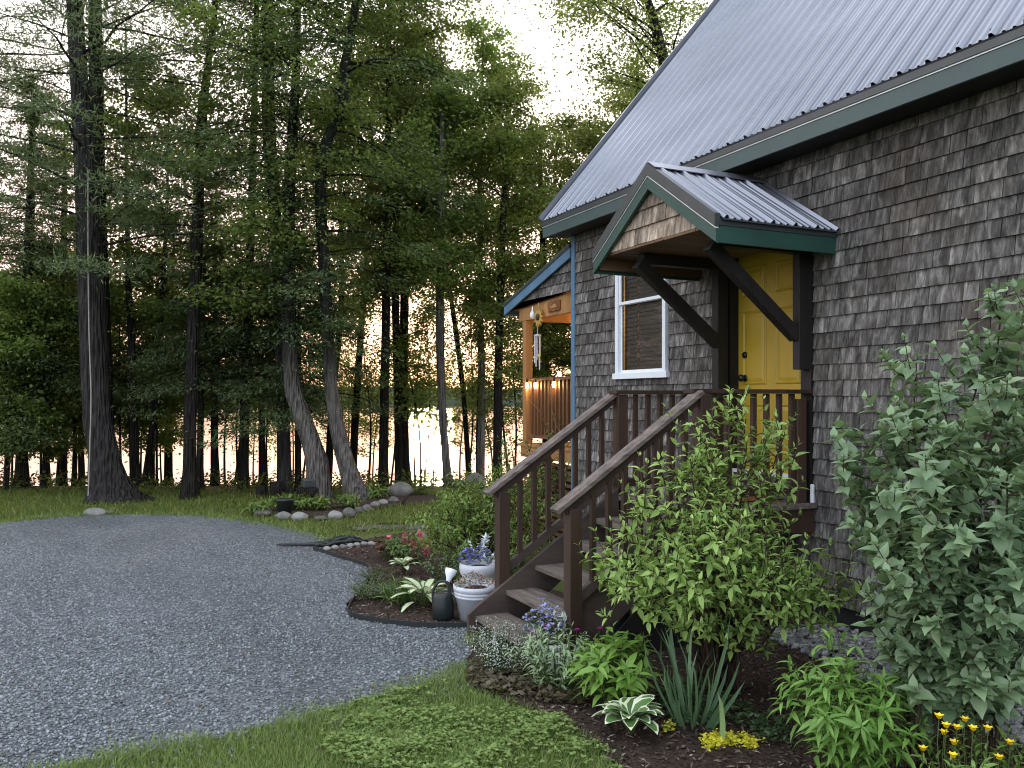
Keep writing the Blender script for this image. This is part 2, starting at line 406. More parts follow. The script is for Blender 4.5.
# grass, clover, chips and stones that nobody could count
M_GRASS = leafmat('grass_blade', (.095, .15, .034), (.23, .31, .095), .35, .6, .2, 0, (.20, .19, .08))
def grass(name, pts, h, hw, label, lean=.5, mat=M_GRASS, seed=1):
    r = np.random.default_rng(seed); n = len(pts); a = r.uniform(0, 6.283, n)
    d = np.stack([np.cos(a) * lean * r.uniform(.2, 1.3, n), np.sin(a) * lean * r.uniform(.2, 1.3, n), np.ones(n)], -1)
    nr = np.stack([np.cos(a), np.sin(a), np.full(n, .3)], -1)
    p = np.stack([pts[:, 0], pts[:, 1], gz(pts[:, 0], pts[:, 1]) + .002], -1)
    qb = QB(); place(qb, GRASS, p, d, -nr, h * r.uniform(.5, 1.25, n), hw * r.uniform(.6, 1.2, n))
    o = qb.build(name, mat); return tag(o, label, 'grass', kind='stuff')
r = np.random.default_rng(11)
near_poly = [g2(*p) for p in [(60, 768), (95, 764), (200, 743), (300, 721), (380, 697), (452, 681), (478, 688), (510, 700), (560, 722), (608, 752), (660, 820), (760, 1000), (100, 1000), (-300, 900), (-120, 815)]]
grass('near_grass', scatter(r, near_poly, 60000), .060, .0055, 'bright green grass at the near edge of the gravel', .8)
# clover-like ground cover among the near grass
def clover():
    qb = QB(); r = np.random.default_rng(21)
    poly = [g2(*p) for p in [(300, 722), (380, 698), (452, 682), (480, 690), (520, 706), (565, 727), (605, 755), (640, 800), (420, 800), (330, 760)]]
    c = scatter(r, poly, 5200); c = c[np.sin(c[:, 0] * 5.1) + np.sin(c[:, 1] * 4.3 + 1) + r.normal(0, .6, len(c)) > -.4]
    n = len(c); h = r.uniform(.015, .05, n) * (1.2 + .8 * np.sin(c[:, 0] * 6.3 + 2 * np.sin(c[:, 1] * 5)) * np.cos(c[:, 1] * 7.1))
    for k in range(4):
        a = r.uniform(0, 6.283, n); d = np.stack([np.cos(a), np.sin(a), r.uniform(-.1, .5, n)], -1)
        p = np.stack([c[:, 0], c[:, 1], h], -1); nr = np.stack([r.normal(0, .3, n), r.normal(0, .3, n), np.ones(n)], -1)
        place(qb, DIAM, p, d, nr, r.uniform(.016, .03, n), r.uniform(.014, .022, n))
    o = qb.build('clover_cover', leafmat('clover_leaf', (.14, .21, .05), (.30, .40, .13), .4, .5, .25, 0)); tag(o, 'light green clover and chickweed mat beside the soil bed', 'ground cover', kind='stuff')
clover()
far_poly = [g2(*p) for p in [(-260, 526), (0, 522), (60, 516), (130, 514), (200, 515), (245, 520), (292, 528), (335, 540), (380, 534), (500, 520), (520, 497), (430, 492), (200, 491), (0, 491), (-260, 491)]]
fp = scatter(r, far_poly, 26000)
fp = fp[~in_poly(fp[:, 0], fp[:, 1], BED_C) & ~(in_poly(fp[:, 0], fp[:, 1], PATH) & (r.random(len(fp)) < .5))]
grass('far_grass', fp, .11, .013, 'lawn grass between the gravel and the trees', .9, leafmat('far_grass_blade', (.065, .10, .022), (.165, .20, .05), .3, .7, .1, 0, (.30, .27, .12)), 3)
edge = DRIVE_E[(DRIVE_E[:, 1] > 8)]
ep = edge[r.integers(0, len(edge), 5000)][:, :2] + r.normal(0, .13, (5000, 2)); ep = ep[dep(ep[:, 0], ep[:, 1]) > 11.6]
grass('edge_weeds', ep, .09, .012, 'ragged weeds along the far edge of the gravel', 1.0, M_GRASS, 9)

ne = DRIVE_E[(dep(DRIVE_E[:, 0], DRIVE_E[:, 1]) > 3.8) & (dep(DRIVE_E[:, 0], DRIVE_E[:, 1]) < 7.4)]
np_ = ne[r.integers(0, len(ne), 5200)][:, :2] + r.normal(0, .085, (5200, 2)); np_ = np_[np.sin(np_[:, 0] * 7) + np.sin(np_[:, 1] * 9) + r.normal(0, .6, len(np_)) > -.3]
grass('edge_tufts', np_, .085, .0065, 'ragged grass tufts creeping over the near edge of the gravel', 1.0, M_GRASS, 19)

def stones(name, pts, size, mats, label, cat, seed, z=.0, flat=.65, kind='stuff'):
    r = np.random.default_rng(seed); n = len(pts)
    C = np.array([(-1, -1, -1), (1, -1, -1), (1, 1, -1), (-1, 1, -1), (-1, -1, 1), (1, -1, 1), (1, 1, 1), (-1, 1, 1)], float)
    Qs = np.array([(0, 3, 2, 1), (4, 5, 6, 7), (0, 1, 5, 4), (1, 2, 6, 5), (2, 3, 7, 6), (3, 0, 4, 7)])
    V = C[None] * .5 * r.uniform(.55, 1.15, (n, 8, 1)) + r.normal(0, .10, (n, 8, 3))
    V *= np.array([1, .75, flat]); V *= (size * r.uniform(.5, 1.5, n))[:, None, None]
    a = r.uniform(0, 6.283, n); b = r.normal(0, .5, n)
    ca, sa, cb, sb = np.cos(a), np.sin(a), np.cos(b), np.sin(b)
    x, y, zz = V[..., 0], V[..., 1], V[..., 2]
    x, zz = x * cb[:, None] - zz * sb[:, None], x * sb[:, None] + zz * cb[:, None]
    x, y = x * ca[:, None] - y * sa[:, None], x * sa[:, None] + y * ca[:, None]
    V = np.stack([x, y, zz], -1) + np.stack([pts[:, 0], pts[:, 1], gz(pts[:, 0], pts[:, 1]) + z], -1)[:, None]
    qb = QB(); qb.add(V.reshape(-1, 3), (Qs[None] + (np.arange(n) * 8)[:, None, None]).reshape(-1, 4))
    return tag(qb.build(name, mats), label, cat, kind=kind)
def stonemat(name, lo, mid, hi):
    k = NT(name); c = k.ramp(k.rnd(), [(0, lo), (.55, mid), (.92, hi)])
    k.base(k.mix(.35, c, k.ramp(k.noise(k.coord(), 60, 4), [(.3, lo), (.7, hi)]))); return k.fin(.7, .35)
gp = DRIVE
cand = scatter(r, gp, 200000); dd = dep(cand[:, 0], cand[:, 1]); ll = lat(cand[:, 0], cand[:, 1])
ok = (dd > 4) & (dd < 12) & (np.abs(ll / dd) < .75) & (r.random(len(dd)) < np.clip(1.15 - dd / 13, .05, 1))
stones('loose_gravel', cand[ok & (np.sin(cand[:, 0] * 1.9 + .35 * cand[:, 1]) + .6 * np.sin(cand[:, 1] * .9 + cand[:, 0] * .5) + r.normal(0, .7, len(cand)) > -.75)][:95000], .0145, stonemat('gravel_stone', (.052, .057, .060), (.15, .161, .175), (.36, .378, .402)), 'loose grey crushed stones over the parking area', 'gravel', 4, .016)
sp = ne[r.integers(0, len(ne), 1100)][:, :2] + r.normal(0, .16, (1100, 2))
stones('spilled_gravel', sp, .016, stonemat('spilled_stone', (.052, .057, .060), (.15, .161, .175), (.36, .378, .402)), 'crushed stones spilled into the grass edge', 'gravel', 14, .016)
strip = [np.array(p) for p in [(4.75, 5.3), (4.6, 4.4), (4.5, 3.2), (4.35, 2.0), (4.3, -.5), (5.38, -.5), (5.38, 5.3)]]
stones('wall_gravel', scatter(r, strip, 5200), .045, stonemat('wall_stone', (.06, .06, .058), (.16, .155, .15), (.34, .33, .32)), 'strip of grey stones along the foot of the wall', 'gravel', 6, .045)
lr = np.random.default_rng(61); lp_ = scatter(lr, DRIVE, 1500); lk = (dep(lp_[:, 0], lp_[:, 1]) > 4) & (dep(lp_[:, 0], lp_[:, 1]) < 13); lp_ = lp_[lk]; n_ = len(lp_); la = lr.uniform(0, 6.283, n_)
lq_ = QB(); place(lq_, DIAM, np.stack([lp_[:, 0], lp_[:, 1], np.full(n_, .036)], -1), np.stack([np.cos(la), np.sin(la), lr.normal(0, .15, n_)], -1), np.tile([0, 0, 1.], (n_, 1)) + lr.normal(0, .2, (n_, 3)), lr.uniform(.02, .06, n_), lr.uniform(.005, .022, n_))
_k = NT('dry_litter'); _k.base(_k.ramp(_k.rnd(), [(0, (.03, .022, .016)), (.6, (.10, .07, .04)), (1, (.22, .16, .08))])); tag(lq_.build('leaf_litter', _k.fin(.9, .1)), 'scattered dry needles and leaf bits on the gravel', 'litter', kind='stuff')
def chips(name, poly, n, seed, label, z=.03):
    r = np.random.default_rng(seed); p = scatter(r, poly, n); a = r.uniform(0, 6.283, n)
    pos = np.stack([p[:, 0], p[:, 1], gz(p[:, 0], p[:, 1]) + z], -1)
    d = np.stack([np.cos(a), np.sin(a), r.normal(0, .35, n)], -1); nr = np.stack([r.normal(0, .4, n), r.normal(0, .4, n), np.ones(n)], -1)
    qb = QB(); place(qb, DIAM, pos, d, nr, r.uniform(.02, .06, n), r.uniform(.01, .02, n))
    k = NT(name + '_wood'); k.base(k.ramp(k.rnd(), [(0, (.02, .014, .012)), (.6, (.075, .05, .04)), (.9, (.15, .11, .085)), (1, (.32, .28, .24))])); 
    tag(qb.build(name, k.fin(.95, .1)), label, 'mulch', kind='stuff')
chips('mulch_chips', BED_A, 7000, 31, 'brown bark chips over the curved flower bed')
chips('bark_chips', BED_B, 16000, 32, 'dark bark chips over the soil bed by the wall', .04)
# ------------------------------------------------------------------ the house
def shingle_mat(name, dark, mid, light, brown, streak=1.0):
    k = NT(name); v = k.coord((1, 1, .22)); v1 = k.coord(); rn = k.rnd()
    off = k.n('VectorMath'); off.operation = 'ADD'; k.l(v, off.inputs[0])
    cmb = k.n('CombineXYZ'); k.l(k.math('MULTIPLY', rn, 37.0), cmb.inputs[0]); k.l(k.math('MULTIPLY', rn, 91.0), cmb.inputs[2]); k.l(cmb.outputs[0], off.inputs[1])
    st = k.noise(off.outputs[0], 17 * streak, 5, .65, .6); fine = k.noise(off.outputs[0], 90, 3, .6)
    c = k.ramp(st, [(.30, dark), (.48, mid), (.72, light)])
    blot = k.noise(off.outputs[0], 7, 4, .6, 1.2); c = k.mix(1.0, c, k.ramp(blot, [(.32, (.6, .6, .6)), (.5, (1, 1, 1)), (.7, (1.6, 1.58, 1.57))]), 'MULTIPLY')
    c = k.mix(k.math('MULTIPLY', k.ramp(k.noise(v1, 1.3, 3), [(.5, (0, 0, 0)), (.72, (1, 1, 1))]), .55), c, brown)
    tone = k.ramp(rn, [(0, (.68, .67, .66)), (.5, (.97, .95, .93)), (.85, (1.2, 1.17, 1.14)), (1, (1.45, 1.42, 1.38))])
    c = k.mix(1.0, c, tone, 'MULTIPLY')
    c = k.mix(1.0, c, k.ramp(fine, [(.3, (.75, .75, .75)), (.7, (1.2, 1.2, 1.2))]), 'MULTIPLY')
    k.base(c); k.bump(k.math('ADD', fine, st), .35, .006); return k.fin(.85, .2)
M_SH = shingle_mat('weathered_shingle', (.030, .028, .026), (.090, .084, .079), (.255, .245, .238), (.070, .052, .040))
M_SHT = shingle_mat('tan_shingle', (.07, .062, .058), (.28, .22, .17), (.46, .39, .33), (.26, .17, .10))
M_GREEN = plain('green_fascia', (.046, .076, .076), .45, .4, 0, .12, 3, bump=.05)
M_GREEN2 = plain('dark_green_fascia', (.020, .060, .048), .45, .4, 0, .15, 3, bump=.05)
M_DTRIM = plain('dark_metal_trim', (.042, .050, .052), .4, .5, .2, .15, 5, bump=.05)
M_LINE = plain('pale_drip_edge', (.55, .58, .58), .35, .5, .3, .1, bump=0)
M_BLUE = plain('blue_trim_paint', (.085, .165, .255), .5, .4, 0, .15, 4, (1, 1, .3), .08)
M_BROWN = plain('dark_brown_wood', (.038, .021, .014), .55, .4, 0, .45, 5, (1, 1, .15), .2)
M_BLACKW = plain('black_stained_wood', (.012, .010, .009), .6, .35, 0, .4, 5, (1, 1, .2), .2)
M_POSTW = plain('red_brown_post', (.042, .023, .015), .5, .45, 0, .45, 6, (1, 1, .12), .25)
M_RAILW = plain('worn_handrail', (.140, .108, .096), .6, .35, 0, .6, 20, (.15, 1, 1), .3)
M_TREAD = plain('worn_tread', (.125, .100, .086), .65, .3, 0, .65, 20, (1, .10, 1), .45)
M_STR = plain('grey_brown_stringer', (.062, .046, .038), .6, .35, 0, .4, 6, (.2, 1, 1), .2)
M_PRAIL = plain('porch_rail_wood', (.13, .062, .028), .55, .3, 0, .35, 6, (1, 1, .15), .15)
M_SOFFW = plain('soffit_planks', (.13, .075, .042), .6, .3, 0, .35, 4, (.15, 1, 1), .15)
M_CEDAR = plain('cedar_post', (.34, .17, .065), .55, .3, 0, .3, 5, (1, 1, .15), .15)
M_WHITE = plain('white_vinyl', (.72, .74, .78), .4, .4, 0, .04, bump=0)
M_YEL = plain('yellow_door_paint', (.39, .255, .022), .42, .4, 0, .10, 3, (1, 1, .3), .06)
M_BLK = plain('black_metal', (.012, .012, .013), .35, .5, .4, .1, bump=0)
M_DARK = plain('foundation', (.02, .021, .022), .9, .2)
def metal_roof_mat():
    k = NT('metal_roof'); v = k.coord((1, .3, .3)); a = k.noise(v, 1.7, 5, .6)
    k.base(k.ramp(a, [(.3, (.18, .187, .22)), (.7, (.25, .258, .30))])); k.bump(k.noise(k.coord(), 1.6, 2), .05, .1)
    k.fin(.28, .5, .7); return k.m
M_ROOF = metal_roof_mat()

def shingles(mb, O, U, N, u0, u1, z0, z1, rng, holes=(), course=.132, top=None, m=0, width=(.11, .30)):
    O, U, N = (np.array(q, float) for q in (O, U, N)); Zv = np.array([0, 0, 1.])
    def piece(a, b, c, d, ct, cb):
        """a,b along; c,d heights; ct course top, cb course bottom -> thickness by height"""
        th = lambda z: .003 + .019 * max(0, min(1, (ct - z) / (ct - cb)))
        ta, tb = (d, d) if top is None else (min(d, top(a)), min(d, top(b)))
        if max(ta, tb) <= c + .004: return
        if top is not None:
            ok_ = [u for u in np.linspace(a, b, 17) if top(u) > c + .004]
            if len(ok_) < 2: return
            a, b = ok_[0], ok_[-1]; ta, tb = min(d, top(a)), min(d, top(b))
        ta, tb = max(ta, c + .003), max(tb, c + .003)
        P = lambda u, z, t: O + U * u + Zv * z + N * t
        k = rng.uniform(-.002, .004)
        mb.hexa([P(a, c, 0), P(b, c, 0), P(b, c, th(c) + k), P(a, c, th(c) + k),
                 P(a, ta, 0), P(b, tb, 0), P(b, tb, th(tb) + k * .3), P(a, ta, th(ta) + k * .3)], m)
    z = z0
    while z < z1 - .01:
        zt = min(z + course, z1); u = u0 - rng.uniform(0, .1)
        while u < u1:
            wd = rng.uniform(*width); a, b = max(u, u0), min(u + wd - rng.uniform(.002, .008), u1); u += wd
            if b - a < .012: continue
            rects = [(a, b, z + rng.uniform(-.002, .0025), zt + .012)]
            for (h0, h1, g0, g1) in holes:
                nr = []
                for (p, q, s, t) in rects:
                    if q <= h0 or p >= h1 or t <= g0 or s >= g1: nr.append((p, q, s, t)); continue
                    if p < h0: nr.append((p, h0, s, t))
                    if q > h1: nr.append((h1, q, s, t))
                    p2, q2 = max(p, h0), min(q, h1)
                    if s < g0: nr.append((p2, q2, s, g0))
                    if t > g1: nr.append((p2, q2, g1, t))
                rects = nr
            for (p, q, s, t) in rects:
                if q - p > .01 and t - s > .01: piece(p, q, s, t, zt + .012, z)
        z += course

YF, YN, XW = 9.55, -2.0, 5.4          # far corner, near end, wall plane
house = empty('cottage', (XW, YF, 0), 'grey cedar-shingled cottage with a steep metal roof and a yellow door', 'house')
rh = np.random.default_rng(8)
DOOR = (5.55, 6.52, 1.30, 3.42); WIN = (7.53, 8.48, 2.28, 3.86)
mb = MB()
shingles(mb, (XW, 0, 0), (0, 1, 0), (-1, 0, 0), YN, YF - .06, .31, 4.12, rh, [(5.42, 6.60, 1.1, 3.5), (WIN[0] - .05, WIN[1] + .05, WIN[2] - .05, WIN[3] + .05)])
ys = [YN, DOOR[0], DOOR[1], WIN[0], WIN[1], YF]
for a, b, c, d in ((YN, DOOR[0], .3, 4.2), (DOOR[0], DOOR[1], .3, DOOR[2]), (DOOR[0], DOOR[1], DOOR[3], 4.2), (DOOR[1], WIN[0], .3, 4.2), (WIN[0], WIN[1], .3, WIN[2]), (WIN[0], WIN[1], WIN[3], 4.2), (WIN[1], YF, .3, 4.2)):
    mb.box((XW + .001, a, c), (XW + .17, b, d), 1)
mb.build('wall', [M_SH, M_BLACKW], house)
mb = MB()                                                   # far gable wall above and behind the porch
rz = lambda x: 4.30 + 1.198 * (x - 5.03)
shingles(mb, (0, YF, 0), (1, 0, 0), (0, 1, 0), XW + .03, 13.5, .31, 9.2, rh, [(7.0, 7.95, 1.35, 3.4)], .132, lambda x: rz(x if x < 9.45 else 18.9 - x) - .05)
mb.prism([(XW + .17, YF - .002, .3), (13.5, YF - .002, .3), (13.5, YF - .002, 4.6), (9.45, YF - .002, 9.45), (XW + .17, YF - .002, 4.6)], (0, -.15, 0), 1)
mb.box((13.35, YN, .3), (13.5, YF - .16, 4.5), 1); mb.prism([(XW + .18, YN, .3), (13.34, YN, .3), (13.34, YN, 4.6), (9.45, YN, 9.45), (XW + .18, YN, 4.6)], (0, .15, 0), 1)
mb.build('gable_wall', [M_SH, M_BLACKW], house)
mb = MB(); mb.box((XW + .03, YN, -.4), (13.4, YF - .02, .298)); mb.build('foundation', M_DARK, house)

def ribbed(mb, p0, along, down_len, slope_dir, nrm, length, pitch=.229, m=0):
    """ribbed sheet: p0 = eave start, along = rib spacing direction, slope_dir = up the slope"""
    p0, al, sl, n = (np.array(q, float) for q in (p0, along, slope_dir, nrm)); prof = []
    s = 0
    while s < length:
        for ds, h in ((0, 0), (.014, .027), (.034, .027), (.048, 0), (.086, 0), (.095, .011), (.108, .011), (.117, 0), (.156, 0), (.165, .011), (.178, .011), (.187, 0)):
            if s + ds < length: prof.append((s + ds, h))
        s += pitch
    prof.append((length, 0))
    for (a, h), (b, g) in zip(prof[:-1], prof[1:]):
        q = [p0 + al * a + n * h, p0 + al * b + n * g]
        mb.face([q[0], q[1], q[1] + sl * down_len, q[0] + sl * down_len], m)
    a, b = p0 - n * .012, p0 + al * length - n * .012
    mb.face([a, b, b + sl * down_len, a + sl * down_len], m)
    mb.face([a, b, b + n * .012, a + n * .012], m)
def screws(mb, p0, al, sl, n, length, slen, pitch, du, m):
    p0, al, sl, n = (np.array(q, float) for q in (p0, al, sl, n))
    s = .072
    while s < length:
        u = .1
        while u < slen:
            c = p0 + al * s + sl * u; mb.hexa([c - al * .007 - sl * .007, c + al * .007 - sl * .007, c + al * .007 + sl * .007, c - al * .007 + sl * .007] + [q + n * .007 for q in (c - al * .007 - sl * .007, c + al * .007 - sl * .007, c + al * .007 + sl * .007, c - al * .007 + sl * .007)], m)
            u += du
        s += pitch
SL = np.array([1, 0, 1.198]) / math.hypot(1, 1.198); SN = np.array([-1.198, 0, 1]) / math.hypot(1, 1.198)
slen = 4.42 * math.hypot(1, 1.198)
mb = MB(); ribbed(mb, (5.02, YN - .2, 4.282), (0, 1, 0), slen + .03, SL, SN, 11.90); screws(mb, (5.02, YN - .2, 4.282), (0, 1, 0), SL, SN, 11.6, slen, .229, .62, 1)
SL2 = np.array([-1, 0, 1.198]) / math.hypot(1, 1.198); SN2 = np.array([1.198, 0, 1]) / math.hypot(1, 1.198)
ribbed(mb, (13.88, YN - .2, 4.275), (0, 1, 0), slen + .03, SL2, SN2, 11.95)
roof = mb.build('roof', [M_ROOF, M_DTRIM], house)
mb = MB(); mb.beam((9.36, YN - .2, 9.55), (9.36, YF + .2, 9.55), .22, .02, (1, 0, .6)); mb.beam((9.53, YN - .2, 9.55), (9.53, YF + .2, 9.55), .22, .02, (1, 0, -.6)); mb.build('ridge_cap', M_ROOF, roof)
mb = MB()
for sgn in (0, 1):
    f = (lambda x: x) if not sgn else (lambda x: 18.88 - x)
    a = np.array([f(5.02), YF + .208, rz(5.02) + .016]); b = np.array([f(9.44), YF + .208, rz(9.44) + .016]); mb.beam(a, b, .035, .085)
mb.build('rake_trim', M_ROOF, roof)
mb = MB(); mb.box((5.047, YN - .2, 4.075), (5.072, YF + .20, 4.205)); mb.build('fascia', M_GREEN, house, bevel=.003)
mb = MB(); mb.box((5.040, YN - .2, 4.205), (5.072, YF + .203, 4.216)); mb.build('drip_edge', M_LINE, house)
mb = MB(); mb.box((5.030, YN - .2, 4.217), (5.072, YF + .202, 4.272)); mb.build('eave_trim', M_DTRIM, house)
mb = MB(); mb.box((5.074, YN - .2, 4.092), (XW - .02, YF + .17, 4.105)); mb.build('soffit', M_BLACKW, house)
mb = MB()
for sgn in (0, 1):
    f = (lambda x: x) if not sgn else (lambda x: 18.88 - x)
    mb.prism([(f(5.05), YF + .17, 4.075), (f(9.44), YF + .17, rz(9.44) - .22), (f(9.44), YF + .17, rz(9.44) - .05), (f(5.05), YF + .17, rz(5.05) - .05)], (0, .028, 0))
mb.build('rake_board', M_GREEN, house)
mb = MB(); mb.box((XW - .032, YF - .06, .25), (XW - .004, YF + .03, 4.09)); mb.build('corner_trim', M_BLUE, house, bevel=.003)
mb = MB(); mb.box((XW + .0, YF + .032, .25), (XW + .09, YF + .05, 3.9)); mb.build('corner_trim', M_BLUE, house)

# window
y0, y1, z0, z1 = WIN; zm = (z0 + z1) / 2 + .02
mb = MB()
for b in (((XW - .045, y0 - .025, z0 - .03), (XW + .06, y0 + .035, z1 + .045)), ((XW - .045, y1 - .035, z0 - .03), (XW + .06, y1 + .025, z1 + .045)), ((XW - .044, y0 + .035, z1 - .035), (XW + .06, y1 - .035, z1 + .045)), ((XW - .060, y0 - .06, z0 - .05), (XW + .06, y1 + .06, z0 + .018))): mb.box(*b)
win = mb.build('window', M_WHITE, house, bevel=.004)
for nm, a, b, xx in (('upper_sash', zm, z1 - .03, .0), ('lower_sash', z0 + .018, zm + .03, .022)):
    mb = MB(); xa, xb = XW - .03 + xx, XW - .008 + xx
    mb.box((xa, y0 + .036, a), (xb, y0 + .075, b)); mb.box((xa, y1 - .075, a), (xb, y1 - .036, b))
    mb.box((xa, y0 + .075, a), (xb, y1 - .075, a + .036)); mb.box((xa, y0 + .075, b - .036), (xb, y1 - .075, b)); mb.build(nm, M_WHITE, win, bevel=.003)
k = NT('window_glass'); k.base((.9, .9, .9)); k.fin(.02, .5); gl = k.n('BsdfGlossy'); gl.inputs['Roughness'].default_value = .03
tr = k.n('BsdfTransparent'); tr.inputs[0].default_value = (.86, .88, .88, 1); fr = k.n('Fresnel'); fr.inputs[0].default_value = 1.5
mx = k.n('MixShader'); k.l(fr.outputs[0], mx.inputs[0]); k.l(tr.outputs[0], mx.inputs[1]); k.l(gl.outputs[0], mx.inputs[2]); k.l(mx.outputs[0], k.out.inputs[0]); M_GLASS = k.m
mb = MB(); mb.face([(XW - .005, y0 + .06, z0 + .03), (XW - .005, y1 - .06, z0 + .03), (XW - .005, y1 - .06, z1 - .05), (XW - .005, y0 + .06, z1 - .05)]); mb.build('pane', M_GLASS, win)
M_BLIND = plain('wood_blind', (.125, .105, .092), .6, .3, 0, .2, 7, (1, .2, 1), .1)
mb = MB(); zz = z0 + .05; i = 0
while zz < z1 - .05:
    cy = y0 + .64
    for a, b in ((y0 + .05, cy - .008), (cy + .008, y1 - .05)):
        mb.hexa([(XW + .052, a, zz), (XW + .055, a, zz + .001), (XW + .055, b, zz + .001), (XW + .052, b, zz), (XW + .067, a, zz + .058), (XW + .070, a, zz + .059), (XW + .070, b, zz + .059), (XW + .067, b, zz + .058)])
    if i % 3: mb.box((XW + .046, cy - .02, zz + .006), (XW + .049, cy + .02, zz + .034))
    zz += .0505; i += 1
mb.build('blind', M_BLIND, win)
mb = MB(); mb.box((XW + .9, y0 - .7, .9), (XW + .95, y1 + .7, 4.0)); mb.box((XW + .18, y0 - .72, .9), (XW + .9, y0 - .7, 4)); mb.box((XW + .18, y1 + .7, .9), (XW + .9, y1 + .72, 4)); mb.build('room_wall', plain('room_paint', (.5, .36, .2), .8, .2), house)
ld = bpy.data.lights.new('room_lamp', 'POINT'); ld.energy = 3.0; ld.color = (1, .55, .2); ld.shadow_soft_size = .1
lo = bpy.data.objects.new('room_lamp', ld); COL.objects.link(lo); lo.location = (XW + .6, 8.0, 3.0); lo['kind'] = 'helper'

# door
mb = MB()
mb.box((XW + .10, DOOR[0] - .06, DOOR[2]), (XW + .145, DOOR[1], 3.40))
door = mb.build('door', M_YEL, house)
for a, b, c, d in ((.09, .41, .16, .62), (.53, .85, .16, .62), (.09, .41, .80, 1.50), (.53, .85, .80, 1.50), (.09, .41, 1.64, 1.92), (.53, .85, 1.64, 1.92)):
    ya, yb, za, zb = 5.585 + a, 5.585 + b, 1.335 + c, 1.335 + d; mb = MB()
    def rect(i, x): return [(XW + x, ya + i, za + i), (XW + x, yb - i, za + i), (XW + x, yb - i, zb - i), (XW + x, ya + i, zb - i)]
    R = [rect(0, .0985), rect(.012, .088), rect(.028, .0985), rect(.06, .0915)]
    for p, q in zip(R[:-1], R[1:]):
        for i in range(4): mb.face([p[i], p[(i + 1) % 4], q[(i + 1) % 4], q[i]])
    mb.face(R[-1]); mb.build('panel', M_YEL, door)
def knob(name, y, z, r, parent, lever=False):
    mb = MB(); n = 14; prof = [(r * .9, 0), (r * .9, .012), (r * .35, .016), (r * .35, .035), (r * .9, .045), (r, .06), (r * .7, .075), (0.004, .078)]
    if not lever: prof = [(r, 0), (r, .016), (r * .8, .024), (.004, .025)]
    mb.lathe((0, 0, 0), prof, n); mb.v = [(XW + .10 - p[2], y + p[0], z + p[1]) for p in mb.v]; mb.build(name, M_BLK, parent, True)
knob('handle', 6.40, 2.20, .036, door, True); knob('deadbolt', 6.40, 2.42, .032, door)
mb = MB(); mb.box((XW + .02, DOOR[0] - .06, 1.275), (XW + .16, 6.50, 1.332)); mb.build('threshold', M_WHITE, house)
mb = MB(); mb.box((XW - .02, 5.50, 1.121), (XW + .02, 6.50, 1.29)); mb.build('door_riser', plain('grey_riser', (.075, .075, .08), .7, .3), house)
mb = MB(); mb.box((XW + .0, 6.502, 1.10), (XW + .16, 6.60, 3.5)); mb.box((XW - .028, 5.43, 1.125), (XW + .16, 5.55, 3.5)); mb.box((XW + .0, 5.50, 3.405), (XW + .16, 6.50, 3.5)); mb.build('door_frame', M_BLACKW, house)

# entry canopy
CX0, CX1, CY0, CY1, CR = 4.155, XW - .02, 5.17, 6.98, 6.075
def cz(y): return 4.00 - abs(y - CR) * .667             # top of the canopy roof
mb = MB()
for sg, ye in ((-1, CY0), (1, CY1)):
    up = np.array([0, -sg, .667]) / math.hypot(1, .667); n = np.array([0, sg * .667, 1]) / math.hypot(1, .667); L = abs(CR - ye) * math.hypot(1, .667) + .04
    p0 = np.array([CX0 + .045, ye, cz(ye)]) - up * .045; ribbed(mb, p0, (1, 0, 0), L + .02, up, n, CX1 - CX0 - .05); screws(mb, p0, (1, 0, 0), up, n, CX1 - CX0 - .06, L, .229, .42, 1)
canopy = mb.build('entry_canopy', [M_ROOF, M_DTRIM], house)
mb = MB()
for sg in (-1, 1):
    n = np.array([0, sg * .667, 1]) / 1.2; a = np.array([CX0, CR + sg * .055, cz(CR + .055) + .03]); mb.beam(a, a + np.array([CX1 - CX0, 0, 0]), .13, .008, n)
mb.build('ridge_cap', M_ROOF, canopy)
mb = MB(); mbl = MB(); mbd = MB()
for sg, ye in ((-1, CY0), (1, CY1)):
    P = lambda y, dz: (0, y, cz(y) + dz)
    def rake(m_, x, a, b, t, ye=ye):                      # board following the gable slope
        m_.prism([(x, CR, cz(CR) + a), (x, ye, cz(ye) + a), (x, ye, cz(ye) + b), (x, CR, cz(CR) + b)], (t, 0, 0))
    rake(mb, CX0, -.205, -.100, .03); rake(mbl, CX0 - .006, -.098, -.088, .03); rake(mbd, CX0 - .012, -.086, .018, .05)
    e = ye - sg * .028
    mb.box((CX0 + .032, min(ye, e), cz(ye) - .205), (CX1, max(ye, e), cz(ye) - .075)); mbd.box((CX0 + .034, min(ye, e) - .006, cz(ye) - .073), (CX1, max(ye, e) + .006, cz(ye) - .022))
mb.build('fascia', M_GREEN2, canopy); mbl.build('drip_edge', M_LINE, canopy); mbd.build('rake_trim', M_DTRIM, canopy)
mb = MB(); shingles(mb, (CX0 + .07, 0, 0), (0, 1, 0), (-1, 0, 0), CY0 + .03, CY1 - .03, 3.36, 3.9, rh, [], .148, lambda y: cz(y) - .16, 0, (.12, .3))
mb.prism([(CX0 + .072, CY0 + .04, 3.362), (CX0 + .072, CY1 - .04, 3.362), (CX0 + .072, CR, 3.90)], (.02, 0, 0)); mb.build('gable', M_SHT, canopy)
mb = MB(); y = CY0 + .03
while y < CY1 - .04: mb.box((CX0 + .05, y, 3.335 + .002 * (int(y * 100) % 2)), (CX1, min(y + .138, CY1 - .03), 3.358)); y += .142
mb.box((CX0 + .04, CY0 + .029, 3.222), (CX1, CY0 + .06, 3.333)); mb.box((CX0 + .04, CY1 - .06, 3.222), (CX1, CY1 - .029, 3.333))
mb.build('soffit', M_SOFFW, canopy)
